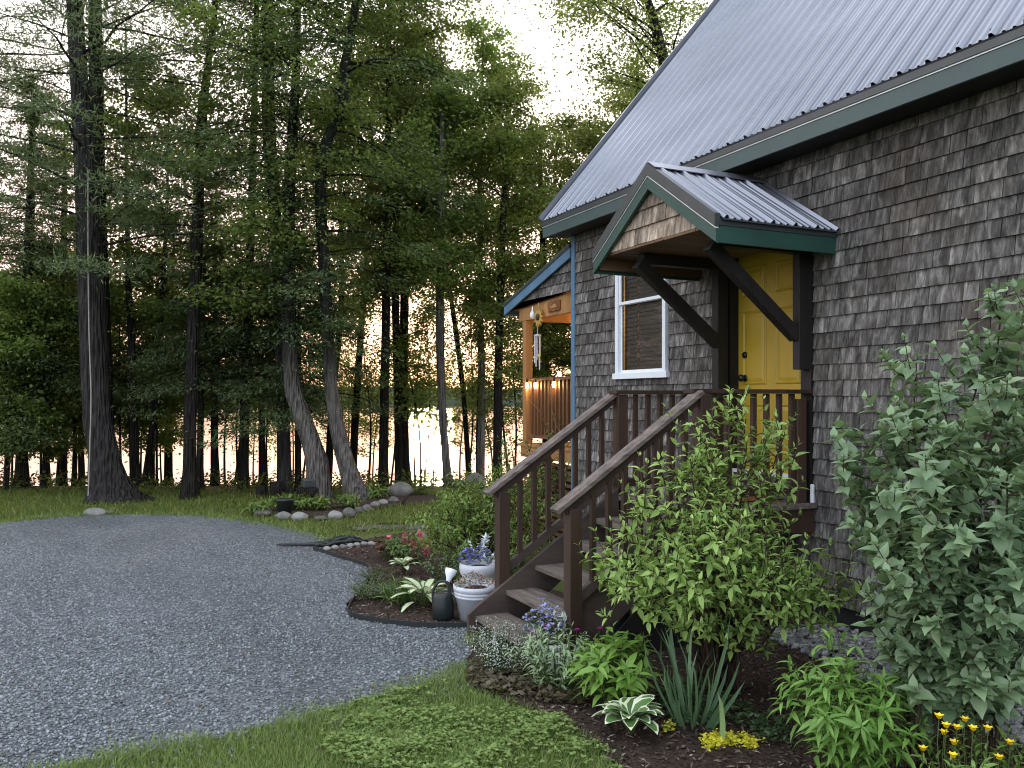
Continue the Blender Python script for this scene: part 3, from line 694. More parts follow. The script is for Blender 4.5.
for yb in (6.53, 5.50):
    mb = MB(); mb.box((CX0 + .24, yb - .045, 3.232), (CX1 - .1, yb + .045, 3.332)); mb.build('beam', M_BLACKW, canopy, bevel=.004)
    mb = MB(); mb.beam((CX0 + .20, yb, 3.24), (XW - .13, yb, 2.53), .088, .105); mb.build('brace', M_BLACKW, canopy, bevel=.004)
mb = MB(); mb.box((XW - .145, 6.505, 2.0), (XW - .022, 6.60, 3.30)); mb.build('wall_post', M_BLACKW, canopy, bevel=.004)
mb = MB(); mb.box((XW - .145, 5.445, 2.25), (XW - .022, 5.525, 3.30)); mb.build('wall_post', M_BLACKW, canopy, bevel=.004)

# side porch at the far gable
PY = 11.55
def pz(y): return 3.98 - (y - YF) * .285
mb = MB(); n = np.array([0, .285, 1]) / math.hypot(1, .285); up = np.array([0, -1, .285]) / math.hypot(1, .285)
ribbed(mb, (XW - .06, PY + .06, pz(PY + .06) + .02), (1, 0, 0), 2.1, up, n, 4.3); porch = mb.build('side_porch', M_ROOF, house)
mb = MB(); mb.prism([(XW - .05, YF + .03, pz(YF) - .155), (XW - .05, PY + .05, pz(PY) - .155), (XW - .05, PY + .05, pz(PY) - .03), (XW - .05, YF + .03, pz(YF) - .03)], (.028, 0, 0)); mb.box((XW - .02, PY + .02, pz(PY) - .16), (9.6, PY + .05, pz(PY) - .02)); mb.build('fascia', M_BLUE, porch)
mb = MB(); mb.prism([(XW - .06, YF + .03, pz(YF) - .028), (XW - .06, PY + .06, pz(PY) - .032), (XW - .06, PY + .06, pz(PY) + .012), (XW - .06, YF + .03, pz(YF) + .012)], (.03, 0, 0)); mb.build('rake_trim', M_DTRIM, porch)
mb = MB(); shingles(mb, (XW + .02, 0, 0), (0, 1, 0), (-1, 0, 0), YF + .035, PY, 3.41, 4.0, rh, [], .125, lambda y: pz(y) - .12); mb.prism([(XW + .021, YF + .05, 3.41), (XW + .021, PY - .02, 3.41), (XW + .021, PY - .02, pz(PY) - .1), (XW + .021, YF + .05, pz(YF) - .1)], (.03, 0, 0)); mb.build('gable', M_SH, porch)
mb = MB(); xx = XW + .055
while xx < 9.4: mb.prism([(xx, YF + .06, pz(YF) - .10), (xx, PY, pz(PY) - .09), (xx, PY, pz(PY) - .07), (xx, YF + .06, pz(YF) - .08)], (.13, 0, 0)); xx += .134
mb.build('ceiling', M_CEDAR, porch)
mb = MB(); mb.box((XW + .06, YF + .06, 3.14), (XW + .15, PY - .25, 3.405)); mb.build('beam', M_CEDAR, porch, bevel=.005)
mb = MB(); mb.box((XW + .16, PY - .42, 3.14), (9.4, PY - .33, 3.36)); mb.build('beam', M_CEDAR, porch, bevel=.005)
for px_, py_ in ((XW + .06, PY - .47), (7.4, PY - .42), (9.3, PY - .42)):
    mb = MB(); mb.box((px_, py_, 1.35), (px_ + .11, py_ + .11, 3.137)); mb.build('post', M_CEDAR, porch, bevel=.005)
mb = MB(); yy = YF + .06
while yy < PY - .3: mb.box((XW + .03, yy, 1.315), (9.4, yy + .135, 1.35)); yy += .14
mb.box((XW + .05, YF + .06, 1.16), (XW + .09, PY - .32, 1.313)); mb.box((XW + .09, PY - .36, 1.16), (9.4, PY - .32, 1.313)); mb.build('deck', M_CEDAR, porch)
mb = MB(); mb.box((XW + .06, YF + .06, 2.26), (XW + .15, PY - .48, 2.30)); mb.build('top_rail', M_PRAIL, porch)
mb = MB(); mb.box((XW + .09, YF + .06, 1.44), (XW + .13, PY - .48, 1.49)); mb.build('bottom_rail', M_PRAIL, porch)

src = MB(); src.box((XW + .088, YF + .12, 1.49), (XW + .126, YF + .158, 2.26)); b0 = src.build('baluster', M_PRAIL, porch)
for i in range(1, 13):
    c = b0.copy(); COL.objects.link(c); c.parent = porch; c.location = (0, i * .107, 0)
mb = MB(); mb.box((XW + .18, PY - .40, 2.26), (9.3, PY - .33, 2.30)); mb.build('top_rail', M_PRAIL, porch)
mb = MB(); mb.box((XW + .18, PY - .385, 1.44), (9.3, PY - .345, 1.49)); mb.build('bottom_rail', M_PRAIL, porch)
src = MB(); src.box((XW + .26, PY - .385, 1.49), (XW + .295, PY - .35, 2.26)); b0 = src.build('baluster', M_PRAIL, porch)
for i in range(1, 28):
    c = b0.copy(); COL.objects.link(c); c.parent = porch; c.location = (i * .135, 0, 0)
mb = MB(); z = .06
while z < 1.12: mb.box((XW + .07, YF + .06, z), (XW + .085, PY - .4, z + .045)); z += .085
mb.build('skirting', M_PRAIL, porch)
mb = MB(); mb.box((XW + .18, YF + .08, .02), (XW + .2, PY - .4, 1.1)); mb.build('skirting_back', M_BLACKW, porch)

# ------------------------------------------------------------------ entry steps
LX0, LY0, LY1, LZ, YS0, YS1 = 4.17, 5.37, 6.66, 1.12, 5.46, 6.60
steps = empty('entry_steps', (3.4, 6.0, 0), 'dark brown wooden entry steps with handrails leading up to the door landing', 'steps')
mb = MB(); y = LY0
while y < LY1 - .02: mb.box((LX0, y, LZ - .038), (XW - .022, min(y + .138, LY1), LZ)); y += .1405
mb.build('landing', M_TREAD, steps)
mb = MB(); mb.box((LX0 + .02, LY0 + .02, LZ - .24), (XW - .03, LY0 + .058, LZ - .04)); mb.box((LX0 + .02, LY1 - .058, LZ - .24), (XW - .03, LY1 - .02, LZ - .04)); mb.box((LX0 + .02, LY0 + .06, LZ - .24), (LX0 + .058, LY1 - .06, LZ - .04)); mb.build('joist_frame', M_BROWN, steps)
for i in range(5):
    mb = MB(); x0 = 2.76 + .28 * i; z0 = .187 * (i + 1)
    mb.box((x0, YS0 + .042, z0 - .04), (x0 + .30, YS1 - .042, z0)); mb.build('tread', M_TREAD, steps, bevel=.006)
for ya in (YS0, YS1 - .04):
    mb = MB(); k = .187 / .28
    mb.prism([(2.70, ya, 0.0), (2.70, ya, .20), (2.78, ya, .262), (LX0 + .02, ya, .262 + (LX0 - 2.76) * k), (LX0 + .02, ya, .262 + (LX0 - 2.76) * k - .36), (3.02, ya, 0.0)], (0, .04, 0)); mb.build('stringer', M_STR, steps, bevel=.003)
mb = MB(); mb.prism([(3.2, YS0 + .02, 0), (LX0, YS0 + .02, 0), (LX0, YS0 + .02, .85), (3.9, YS0 + .02, .6)], (0, .015, 0)); mb.build('side_panel', M_BLACKW, steps)
for x, y, za, zb in ((3.00, YS0 - .095, 0, 1.20), (3.00, YS1 - .0, 0, 1.20), (LX0 - .0, LY0 - .0, 0, 2.04), (LX0 - .0, LY1 - .1, 0, 2.04), (XW - .17, LY0 + .07, LZ, 2.0), (XW - .13, LY1 - .12, LZ, 2.0)):
    mb = MB(); mb.box((x, y, za), (x + .102, y + .102, zb)); mb.build('post', M_POSTW, steps, bevel=.005)
for y in (YS0 - .045, YS1 + .05):
    mb = MB(); mb.beam((2.90, y, 1.19), (LX0 + .02, y, 2.055), .125, .036); mb.build('handrail', M_RAILW, steps, bevel=.005)
    mb = MB(); mb.beam((2.98, y, 1.185), (LX0 + .0, y, 2.002), .04, .075); mb.build('rail_support', M_BROWN, steps)
    mb = MB(); mb.beam((3.06, y, .52), (LX0 + .0, y, 1.27), .04, .07); mb.build('bottom_rail', M_STR, steps)
    b0 = None
    for i in range(7):
        x = 3.20 + i * .138; zt = 1.21 + (x - 2.9) * .676 - .05; zb = .55 + (x - 3.06) * .676 + .02
        if b0 is None: m_ = MB(); m_.box((x, y - .019, zb - .03), (x + .038, y + .019, zt - .02)); b0 = m_.build('baluster', M_BROWN, steps)
        else:
            c = b0.copy(); COL.objects.link(c); c.parent = steps; c.location = (i * .138, 0, i * .138 * .676)
for y in (LY0 + .11, LY1 - .06):
    mb = MB(); mb.box((LX0 - .04, y - .065, 2.045), (XW - .02, y + .065, 2.08)); mb.build('landing_rail', M_BROWN, steps, bevel=.004)
    mb = MB(); mb.box((LX0 + .104, y - .018, LZ + .08), (XW - .132, y + .018, LZ + .15)); mb.build('bottom_rail', M_BROWN, steps)
    m_ = MB(); m_.box((LX0 + .19, y - .019, LZ + .15), (LX0 + .228, y + .019, 2.043)); b0 = m_.build('baluster', M_BROWN, steps)
    for i in range(1, 7):
        c = b0.copy(); COL.objects.link(c); c.parent = steps; c.location = (i * .137, 0, 0)
# ------------------------------------------------------------------ trees
def bark(name, lo, hi, sc=7):
    k = NT(name); v = k.coord((1, 1, .22)); a = k.noise(v, sc, 6, .7, .5); vo = k.voro(k.coord((1, 1, .10)), sc * 2.6)
    k.base(k.mix(.4, k.ramp(a, [(.3, lo), (.7, hi)]), k.ramp(vo.outputs['Distance'], [(.02, [c * .55 for c in lo]), (.45, hi)])))
    k.bump(k.math('ADD', a, k.math('MULTIPLY', vo.outputs['Distance'], 2.0)), 1.0, .09); return k.fin(.95, .1)
B_PINE = bark('pine_bark', (.018, .016, .016), (.058, .053, .051)); B_DARK = bark('dark_bark', (.012, .010, .010), (.042, .036, .032), 9)
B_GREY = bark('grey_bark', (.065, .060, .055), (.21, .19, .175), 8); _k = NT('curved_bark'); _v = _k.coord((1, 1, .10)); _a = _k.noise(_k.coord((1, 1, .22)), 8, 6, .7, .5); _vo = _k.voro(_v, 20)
_z = _k.n('SeparateXYZ'); _k.l(_k.coord(), _z.inputs[0]); _f = _k.ramp(_k.math('ADD', _k.math('MULTIPLY', _z.outputs[2], .2), _k.math('MULTIPLY', _a, .5)), [(.62, (0, 0, 0)), (.9, (1, 1, 1))])  # mask for the darker upper trunk: crown shade put into the colour, with moss
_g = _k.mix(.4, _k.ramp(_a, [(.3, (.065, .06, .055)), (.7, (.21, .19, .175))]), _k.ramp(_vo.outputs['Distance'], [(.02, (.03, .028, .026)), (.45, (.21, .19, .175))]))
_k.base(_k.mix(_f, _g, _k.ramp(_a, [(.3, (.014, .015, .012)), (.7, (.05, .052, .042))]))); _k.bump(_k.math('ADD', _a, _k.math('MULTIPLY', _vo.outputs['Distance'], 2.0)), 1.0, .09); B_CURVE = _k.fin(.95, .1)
B_PALE = bark('pale_bark', (.12, .10, .09), (.30, .27, .24), 10)
L_PINE = leafmat('pine_needles', (0.062, 0.091, 0.044), (0.150, 0.189, 0.086), .32, .55, .2, .25)
L_HEM = leafmat('hemlock_needles', (0.058, 0.094, 0.044), (0.150, 0.202, 0.088), .32, .55, .2, .25)
L_MAP = leafmat('maple_leaf', (0.091, 0.130, 0.034), (0.234, 0.286, 0.078), .58, .5, .25, .3)
L_LIT = leafmat('bright_leaf', (0.098, 0.150, 0.029), (0.221, 0.286, 0.065), .5, .5, .25, .3)
def tree_shape(seed, path, rad, h0, h1, R, nb, lp, leaf, kind, prof, trunk_qb, leaf_qb, top_r=.02):
    """path: trunk points (world); branches between heights h0 and h1"""
    r = np.random.default_rng(seed); P = np.array(path); V, Q = tube_np(P, rad, 14); V = V.reshape(len(P), 14, 3); hh = P[:, 2] - P[0, 2]; ph = r.uniform(0, 6.3, 3); an = np.linspace(0, 6.283, 14, endpoint=False)
    lob = (.16 * np.sin(3 * an + ph[0]) + .12 * np.sin(5 * an + ph[1]))[None] * np.exp(-hh / .45)[:, None] + .05 * np.sin(4 * an[None] + hh[:, None] * .8 + ph[2]) + r.normal(0, .03, (len(P), 14))
    V = P[:, None] + (V - P[:, None]) * (1 + lob)[..., None]; trunk_qb.add(V.reshape(-1, 3), Q)
    zs = P[:, 2]
    def trunk_at(z):
        i = int(np.clip(np.searchsorted(zs, z) - 1, 0, len(P) - 2)); f = np.clip((z - zs[i]) / (zs[i + 1] - zs[i] + 1e-6), 0, 1)
        return P[i] * (1 - f) + P[i + 1] * f, rad[i] * (1 - f) + rad[i + 1] * f
    pos, dr, nr, LL, WW = [], [], [], [], []
    for b in range(nb):
        t = (b + r.random()) / nb; z = h0 + (h1 - h0) * t; o, tr = trunk_at(z)
        pf = {'cone': 1.05 - .9 * t, 'round': math.sqrt(max(.05, 1 - (2 * t - .9) ** 2 / 1.25)), 'col': .55 + .5 * math.sin(math.pi * min(1, t * 1.05)), 'open': .7 + .5 * t}[prof]
        L = R * pf * r.uniform(.55, 1.25); az = r.uniform(0, 6.283); hd = np.array([math.cos(az), math.sin(az), 0])
        rise, droop = {'pine': (r.uniform(.0, .28), .12), 'hemlock': (r.uniform(.0, .2), .38), 'maple': (r.uniform(.25, .75), .28)}[kind]
        s = np.linspace(0, 1, 7); ax = o + np.outer(s * L, hd) + np.outer((s * rise - s * s * droop) * L, [0, 0, 1])
        ax[1:, :2] += np.cumsum(r.normal(0, .018 * L, (6, 2)), 0); ax = smooth_path(ax, 7); br = max(.006, min(tr * .35, .008 * L + .004))
        trunk_qb.tube(ax, np.linspace(br, .004, 7), 4)
        n = int(lp * r.uniform(.6, 1.3) * (.4 + .6 * L / R))
        nc = max(3, int(L * 4.2)); cs = r.uniform(.08, 1.04, nc) ** .8; per = max(1, n // nc)
        perp = np.array([-hd[1], hd[0], 0]); side = r.normal(0, .24, nc) * L * (1.1 - .45 * cs)
        c = o + np.outer(np.clip(cs, 0, 1.05) * L, hd) + np.outer((cs * rise - cs ** 2 * droop) * L - np.abs(side) * .22, [0, 0, 1]) + np.outer(side, perp)
        bx = o + np.outer(np.clip(cs, 0, 1) * L * .93, hd) + np.outer((cs * rise - cs ** 2 * droop) * L, [0, 0, 1])
        for q, sd_, bq in zip(c, side, bx):
            trunk_qb.tube(np.array([bq, (bq + q) / 2 + r.normal(0, .02, 3), q + (q - bq) * .15]), [.007, .004, .002], 3)
            sz = r.uniform(.20, .48) * (.75 + .25 * min(L, 2.2)); m = max(2, int(per * r.uniform(.5, 1.6)))
            flat = {'pine': .30, 'hemlock': .28, 'maple': .62}[kind]
            off = r.normal(0, 1, (m, 3)) * np.array([sz, sz, sz * flat]) * .62
            uu = r.uniform(.15, 1.15, m)[:, None] ** .8; pos.append(bq + (q - bq) * uu + off * (.55 + .45 * uu)); out = hd * .6 + perp * np.sign(sd_ + 1e-6) * .5
            if kind == 'maple':
                dr.append(r.normal(0, .7, (m, 3)) * np.array([1, 1, .5]) + out * .5 + np.array([0, 0, -.35])); nr.append(r.normal(0, .5, (m, 3)) + np.array([0, 0, 1.]))
                LL.append(leaf * r.uniform(.6, 1.3, m)); WW.append(leaf * .8 * r.uniform(.6, 1.2, m))
            elif kind == 'hemlock':
                dr.append(r.normal(0, .45, (m, 3)) * np.array([1, 1, .4]) + out + np.array([0, 0, -.25])); nr.append(r.normal(0, .3, (m, 3)) + np.array([0, 0, 1.]))
                LL.append(leaf * r.uniform(.7, 1.6, m)); WW.append(leaf * .34 * r.uniform(.7, 1.3, m))
            else:
                dr.append(r.normal(0, .6, (m, 3)) + out * .5 + np.array([0, 0, .25])); nr.append(r.normal(0, 1, (m, 3)))
                LL.append(leaf * r.uniform(.7, 1.4, m)); WW.append(leaf * .17 * r.uniform(.8, 1.3, m))
    for q_ in (0, 1, 2): pos.append(P[-1 - 2 * q_] + r.normal(0, 1, (90, 3)) * np.array([.28, .28, .22]) * (1 + .4 * q_)); dr.append(r.normal(0, .6, (90, 3)) + np.array([0, 0, .2])); nr.append(r.normal(0, .5, (90, 3)) + np.array([0, 0, 1.])); LL.append(np.full(90, leaf)); WW.append(np.full(90, leaf * (.7 if kind == 'maple' else .25)))
    place(leaf_qb, DIAM, np.concatenate(pos), np.concatenate(dr), np.concatenate(nr), np.concatenate(LL), np.concatenate(WW))

def tree(name, label, cat, group, pts, Z, px, top, h0, h1, R, nb, lp, leaf, kind, prof, bk, lf, seed, fork=None, flare=1.0):
    W = np.array([at(x, y, Z) for x, y in pts]); W[0, 2] = gz(W[0, 0], W[0, 1]) - .12
    r = np.random.default_rng(seed + 99); dv = r.uniform(-.5, .5)
    W += np.outer(np.clip((W[:, 2] - 1) / 8, 0, 1) * dv, [ST, CT, 0])
    rad = list(np.interp(np.linspace(0, 1, len(pts)), np.linspace(0, 1, len(px)), px) / 2 * Z / F)
    if W[-1, 2] < top:
        d = W[-1] - W[-2]; d = d / np.linalg.norm(d); d = d * np.array([.5, .5, 1]); hgt = top - W[-1, 2]
        W = np.vstack([W, W[-1] + d * hgt * .5, W[-1] + d * hgt]); rad += [rad[-1] * .6, .02]
    k = 34; Wp = smooth_path(W, k); rp = np.interp(np.linspace(0, 1, k), np.linspace(0, 1, len(rad)), rad)
    rp *= 1 + flare * .9 * np.exp(-(Wp[:, 2] - Wp[0, 2]) / .28)
    root = empty(name, (W[0, 0], W[0, 1], gz(W[0, 0], W[0, 1])), label, cat, group)
    tq, lq = QB(), QB(); tree_shape(seed, Wp, rp, h0, h1, R, nb, lp, leaf, kind, prof, tq, lq)
    if fork:
        i = int(np.argmin(np.abs(Wp[:, 2] - fork[0][2]))); fp_ = smooth_path(np.vstack([Wp[i], np.array(fork)]), 14); tq.tube(fp_, np.linspace(rp[i] * .75, .02, 14), 7)
        pos = fp_[5:].repeat(60, 0) + r.normal(0, .5, (540, 3)); place(lq, DIAM, pos, r.normal(0, 1, (540, 3)), r.normal(0, .5, (540, 3)) + np.array([0, 0, 1]), leaf, leaf * .7)
    tq.build('trunk', bk, root, True); lq.build('crown', lf, root)
    return root
G = None
T = [
 # name, label, category, points, Z, px widths, top, h0, h1, R, branches, leaves/branch, leaf, kind, profile, bark, leaf mat, flare
 ('pine_tree', 'huge old pine with the thickest leaning trunk, rope hanging beside it', 'pine tree', [(112, 503), (101, 440), (95, 400), (87, 240), (77, 100), (70, 0)], 16.6, [36, 28, 26, 23, 18, 16], 17, 4.4, 16.5, 4.2, 46, 420, .17, 'pine', 'open', B_PINE, L_PINE, 1.0),
 ('pine_tree', 'second slimmer pine rising close behind the huge leaning pine', 'pine tree', [(107, 500), (104, 400), (98, 240), (94, 130), (92, 0)], 18.4, [18, 16, 15, 13, 12], 16, 5.0, 15.5, 3.4, 30, 380, .17, 'pine', 'open', B_DARK, L_PINE, .6),
 ('maple_tree', 'young maple with a forked dark trunk just right of the huge pine', 'maple tree', [(136, 494), (133, 420), (128, 330), (124, 280), (120, 190)], 19, [9, 8, 7, 6, 4], 10.5, 3.8, 10, 2.1, 26, 330, .13, 'maple', 'round', B_DARK, L_LIT, .5),
 ('maple_tree', 'thin leaning maple between the forked maple and the straight tall pine', 'maple tree', [(145, 494), (152, 430), (159, 380), (163, 300), (168, 220)], 19.6, [7, 6, 5, 5, 3], 9.5, 3.6, 9.2, 2.0, 24, 330, .13, 'maple', 'round', B_DARK, L_LIT, .5),
 ('pine_tree', 'straight tall pine whose trunk splits in two near the top', 'pine tree', [(189, 503), (190, 400), (194, 250), (197, 130), (203, 60), (210, 0)], 17.0, [13, 12, 11, 10, 7, 6], 14.5, 5.2, 14, 2.6, 26, 250, .16, 'pine', 'open', B_DARK, L_PINE, .7),
 ('hemlock_tree', 'dark hemlock with low drooping boughs left of the curved trunks', 'hemlock tree', [(243, 497), (245, 400), (250, 250), (254, 100), (256, 0)], 19, [10, 9, 8, 6, 5], 13.5, 2.4, 13, 2.5, 56, 330, .13, 'hemlock', 'cone', B_DARK, L_HEM, .6),
 ('hemlock_tree', 'tall hemlock with a straight trunk behind the left curved trunk', 'hemlock tree', [(285, 498), (282, 400), (278, 300), (271, 200), (264, 120), (262, 0)], 17.9, [13, 13, 13, 13, 13, 12], 16, 3.0, 15.5, 2.6, 56, 330, .13, 'hemlock', 'col', B_PINE, L_HEM, .5),
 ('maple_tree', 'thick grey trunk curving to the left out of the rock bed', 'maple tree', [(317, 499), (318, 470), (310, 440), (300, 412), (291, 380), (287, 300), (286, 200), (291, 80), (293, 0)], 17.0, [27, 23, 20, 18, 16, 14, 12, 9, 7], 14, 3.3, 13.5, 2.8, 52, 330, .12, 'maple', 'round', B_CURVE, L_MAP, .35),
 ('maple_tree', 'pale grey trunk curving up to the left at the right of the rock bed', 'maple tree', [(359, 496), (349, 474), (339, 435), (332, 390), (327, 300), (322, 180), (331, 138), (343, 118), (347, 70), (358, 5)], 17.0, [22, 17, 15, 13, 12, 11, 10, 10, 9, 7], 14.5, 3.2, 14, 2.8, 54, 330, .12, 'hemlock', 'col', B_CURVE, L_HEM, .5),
 ('maple_tree', 'straight dark maple behind the large boulder at the end of the rock bed', 'maple tree', [(383, 492), (384, 400), (385, 300), (386, 150), (386, 0)], 20, [10, 9, 8, 7, 5], 13.5, 4.4, 13, 2.4, 38, 360, .12, 'maple', 'col', B_DARK, L_MAP, .5),
 ('maple_tree', 'left one of a close pair of dark trunks beyond the large boulder', 'maple tree', [(399, 489), (398, 400), (396, 300), (398, 180), (402, 60)], 21, [8, 8, 7, 6, 4], 12.5, 4.6, 12, 2.3, 34, 360, .12, 'maple', 'round', B_DARK, L_MAP, .5),
 ('maple_tree', 'right one of a close pair of dark trunks beyond the large boulder', 'maple tree', [(406, 489), (404, 400), (404, 300), (410, 180), (420, 90)], 21.4, [10, 9, 8, 6, 4], 11.5, 4.8, 11.3, 2.2, 30, 360, .12, 'maple', 'round', B_DARK, L_LIT, .5),
 ('maple_tree', 'slender maple leaning slightly left in front of the brightest water', 'maple tree', [(449, 488), (443, 420), (440, 330), (441, 200), (442, 110)], 20, [9, 8, 8, 7, 4], 10.0, 4.2, 9.8, 2.1, 34, 360, .12, 'maple', 'col', B_GREY, L_MAP, .5),
 ('maple_tree', 'slim pale-barked tree left of the porch with a narrow light green top', 'maple tree', [(480, 484), (482, 400), (480, 300), (480, 150), (484, 20)], 22, [8, 7, 7, 4, 1], 11.6, 4.6, 11.5, 2.3, 44, 300, .12, 'maple', 'col', B_PALE, L_LIT, .4),
 ('maple_tree', 'dark upright trunk nearest the porch railing', 'maple tree', [(497, 484), (498, 400), (500, 300), (504, 200), (508, 100)], 20, [9, 9, 8, 6, 4], 9.6, 3.8, 9.4, 2.1, 34, 360, .12, 'maple', 'round', B_DARK, L_MAP, .5),
 ('maple_tree', 'slanting thin trunk behind the slender leaning maple', 'maple tree', [(470, 483), (464, 400), (456, 330), (444, 250)], 24, [6, 5, 5, 3], 9.5, 4.2, 9.3, 2.2, 26, 330, .13, 'maple', 'round', B_DARK, L_MAP, .4),
 ('maple_tree', 'dark leaning trunk right behind the pale curved trunk', 'maple tree', [(352, 490), (356, 400), (362, 300), (368, 180)], 22, [8, 7, 6, 4], 12, 4.0, 11.6, 2.3, 34, 360, .12, 'maple', 'round', B_DARK, L_MAP, .5),
 ('maple_tree', 'thin trunk between the two curved trunks over the water', 'maple tree', [(327, 488), (332, 400), (340, 300), (338, 200)], 23, [7, 7, 6, 4], 11, 4.6, 10.8, 2.3, 30, 340, .12, 'maple', 'round', B_DARK, L_MAP, .5),
 ('hemlock_tree', 'dense dark hemlock at the far left end of the lawn', 'hemlock tree', [(22, 497), (22, 400), (24, 250), (24, 120)], 19.5, [12, 11, 9, 5], 9.6, 1.5, 9.4, 2.7, 60, 360, .14, 'hemlock', 'cone', B_DARK, L_HEM, .5),
 ('hemlock_tree', 'dark hemlock between the far left hemlock and the huge pine', 'hemlock tree', [(62, 496), (62, 400), (58, 250), (56, 170)], 21, [9, 8, 7, 4], 8.8, 2.6, 8.6, 2.2, 48, 330, .14, 'hemlock', 'cone', B_DARK, L_HEM, .5),
 ('hemlock_tree', 'small dark hemlock with low boughs right of the straight tall pine', 'hemlock tree', [(215, 495), (214, 400), (214, 300), (214, 220)], 20.5, [8, 7, 5, 3], 7.6, 2.5, 7.5, 2.0, 46, 330, .13, 'hemlock', 'cone', B_DARK, L_HEM, .5),
 ('hemlock_tree', 'bushy hemlock standing behind the huge pine toward the shore', 'hemlock tree', [(168, 493), (168, 400), (168, 300), (170, 250)], 23, [8, 7, 5, 3], 7.0, 2.0, 6.9, 2.0, 44, 320, .13, 'hemlock', 'cone', B_DARK, L_HEM, .5),
  ('hemlock_tree', 'low dark hemlock with boughs sweeping over the rock bed', 'hemlock tree', [(298, 497), (298, 420), (299, 340), (300, 280)], 18.6, [7, 6, 5, 2], 5.6, 1.7, 5.5, 2.0, 46, 360, .13, 'hemlock', 'cone', B_DARK, L_HEM, .4),
 ('hemlock_tree', 'young hemlock standing between the straight tall pine and the tall hemlock', 'hemlock tree', [(262, 497), (262, 420), (262, 340), (262, 300)], 20.2, [7, 6, 4, 2], 5.4, 2.2, 5.3, 1.8, 42, 340, .13, 'hemlock', 'cone', B_DARK, L_HEM, .4),
 ('hemlock_tree', 'young hemlock with wide low boughs just right of the straight tall pine trunk', 'hemlock tree', [(200, 498), (200, 420), (201, 340), (202, 300)], 18.4, [7, 6, 4, 2], 5.2, 2.3, 5.1, 1.8, 42, 340, .13, 'hemlock', 'cone', B_DARK, L_HEM, .4),
 ('maple_tree', 'young yellow-green maple at the shore between the left hemlocks', 'maple tree', [(48, 495), (46, 420), (48, 330)], 22.5, [6, 5, 3], 6.0, 1.4, 5.9, 1.9, 34, 330, .13, 'maple', 'round', B_DARK, L_LIT, .4),
 ('maple_tree', 'young yellow-green maple at the shore just left of the huge pine', 'maple tree', [(82, 493), (80, 420), (78, 330)], 23.5, [6, 5, 3], 6.0, 1.2, 5.9, 1.8, 34, 330, .13, 'maple', 'round', B_DARK, L_LIT, .4),
 ('maple_tree', 'low leafy maple bush filling the far left end of the lawn', 'maple tree', [(6, 497), (7, 440), (6, 390)], 18.6, [5, 4, 2], 4.6, .7, 4.5, 1.8, 30, 330, .13, 'maple', 'round', B_DARK, L_MAP, .4),
 ('maple_tree', 'low leafy maple bush between the two left hemlocks', 'maple tree', [(44, 497), (45, 440), (44, 390)], 19.4, [5, 4, 2], 4.6, .7, 4.5, 1.8, 30, 330, .13, 'maple', 'round', B_DARK, L_MAP, .4),
 ('maple_tree', 'low leafy maple bush just behind the huge pine on its left', 'maple tree', [(74, 497), (75, 440), (74, 390)], 20.2, [5, 4, 2], 4.6, .7, 4.5, 1.8, 30, 330, .13, 'maple', 'round', B_DARK, L_MAP, .4),
 ('maple_tree', 'low leafy maple bush behind the forked maple', 'maple tree', [(152, 497), (153, 440), (152, 390)], 21.6, [5, 4, 2], 4.6, .7, 4.5, 1.8, 30, 330, .13, 'maple', 'round', B_DARK, L_MAP, .4),
 ('maple_tree', 'leafy maple directly behind the porch roof', 'maple tree', [(548, 480), (546, 400), (544, 300), (540, 180)], 24, [10, 9, 7, 4], 9.6, 2.4, 9.4, 2.6, 42, 380, .13, 'maple', 'round', B_DARK, L_MAP, .5),
 ('maple_tree', 'dark maple close behind the edge of the metal roof', 'maple tree', [(592, 470), (590, 380), (588, 260), (590, 120)], 22, [11, 9, 6, 1], 9.4, 2.2, 9.2, 2.7, 46, 380, .13, 'maple', 'round', B_DARK, L_MAP, .5),
 ('maple_tree', 'tall overhanging maple beyond the roof with branches against the white sky', 'maple tree', [(690, 470), (688, 300), (682, 150), (660, 40), (640, -30)], 19, [16, 15, 13, 10, 6], 15, 8.2, 14.5, 4.6, 34, 420, .11, 'maple', 'round', B_DARK, L_MAP, .5),
 ('maple_tree', 'rounded maple hidden partly behind the roof slope', 'maple tree', [(660, 470), (655, 300), (640, 170), (636, 100)], 26, [12, 11, 9, 5], 12.4, 3.0, 12, 3.2, 44, 380, .13, 'maple', 'round', B_DARK, L_MAP, .5),
 ('pine_tree', 'pine with a dark trunk off the left end of the lawn', 'pine tree', [(-70, 503), (-66, 350), (-60, 150), (-56, 0)], 19, [18, 16, 14, 10], 15, 4, 14.6, 3.6, 34, 380, .17, 'pine', 'open', B_PINE, L_PINE, .6),
 ('hemlock_tree', 'spreading hemlock off the left end of the lawn by the pine', 'hemlock tree', [(-20, 500), (-22, 350), (-24, 150)], 22, [12, 10, 6], 11.5, 1.8, 11.3, 2.7, 56, 330, .14, 'hemlock', 'cone', B_DARK, L_HEM, .6),
]
for i, t in enumerate(T):
    t = list(t); t[10] = int(t[10] * 1.3); t[11] = int(t[11] * (1.45 if t[13] == 'hemlock' else 1.45)); t[12] *= .74; t[9] *= .8 if t[13] == 'maple' else .95
    tree(t[0], t[1], t[2], {'pine': 'pines by the lake', 'maple': 'maples by the lake', 'hemlock': 'hemlocks by the lake'}[t[0].split('_')[0]], *t[3:17], 100 + i, None, t[17])

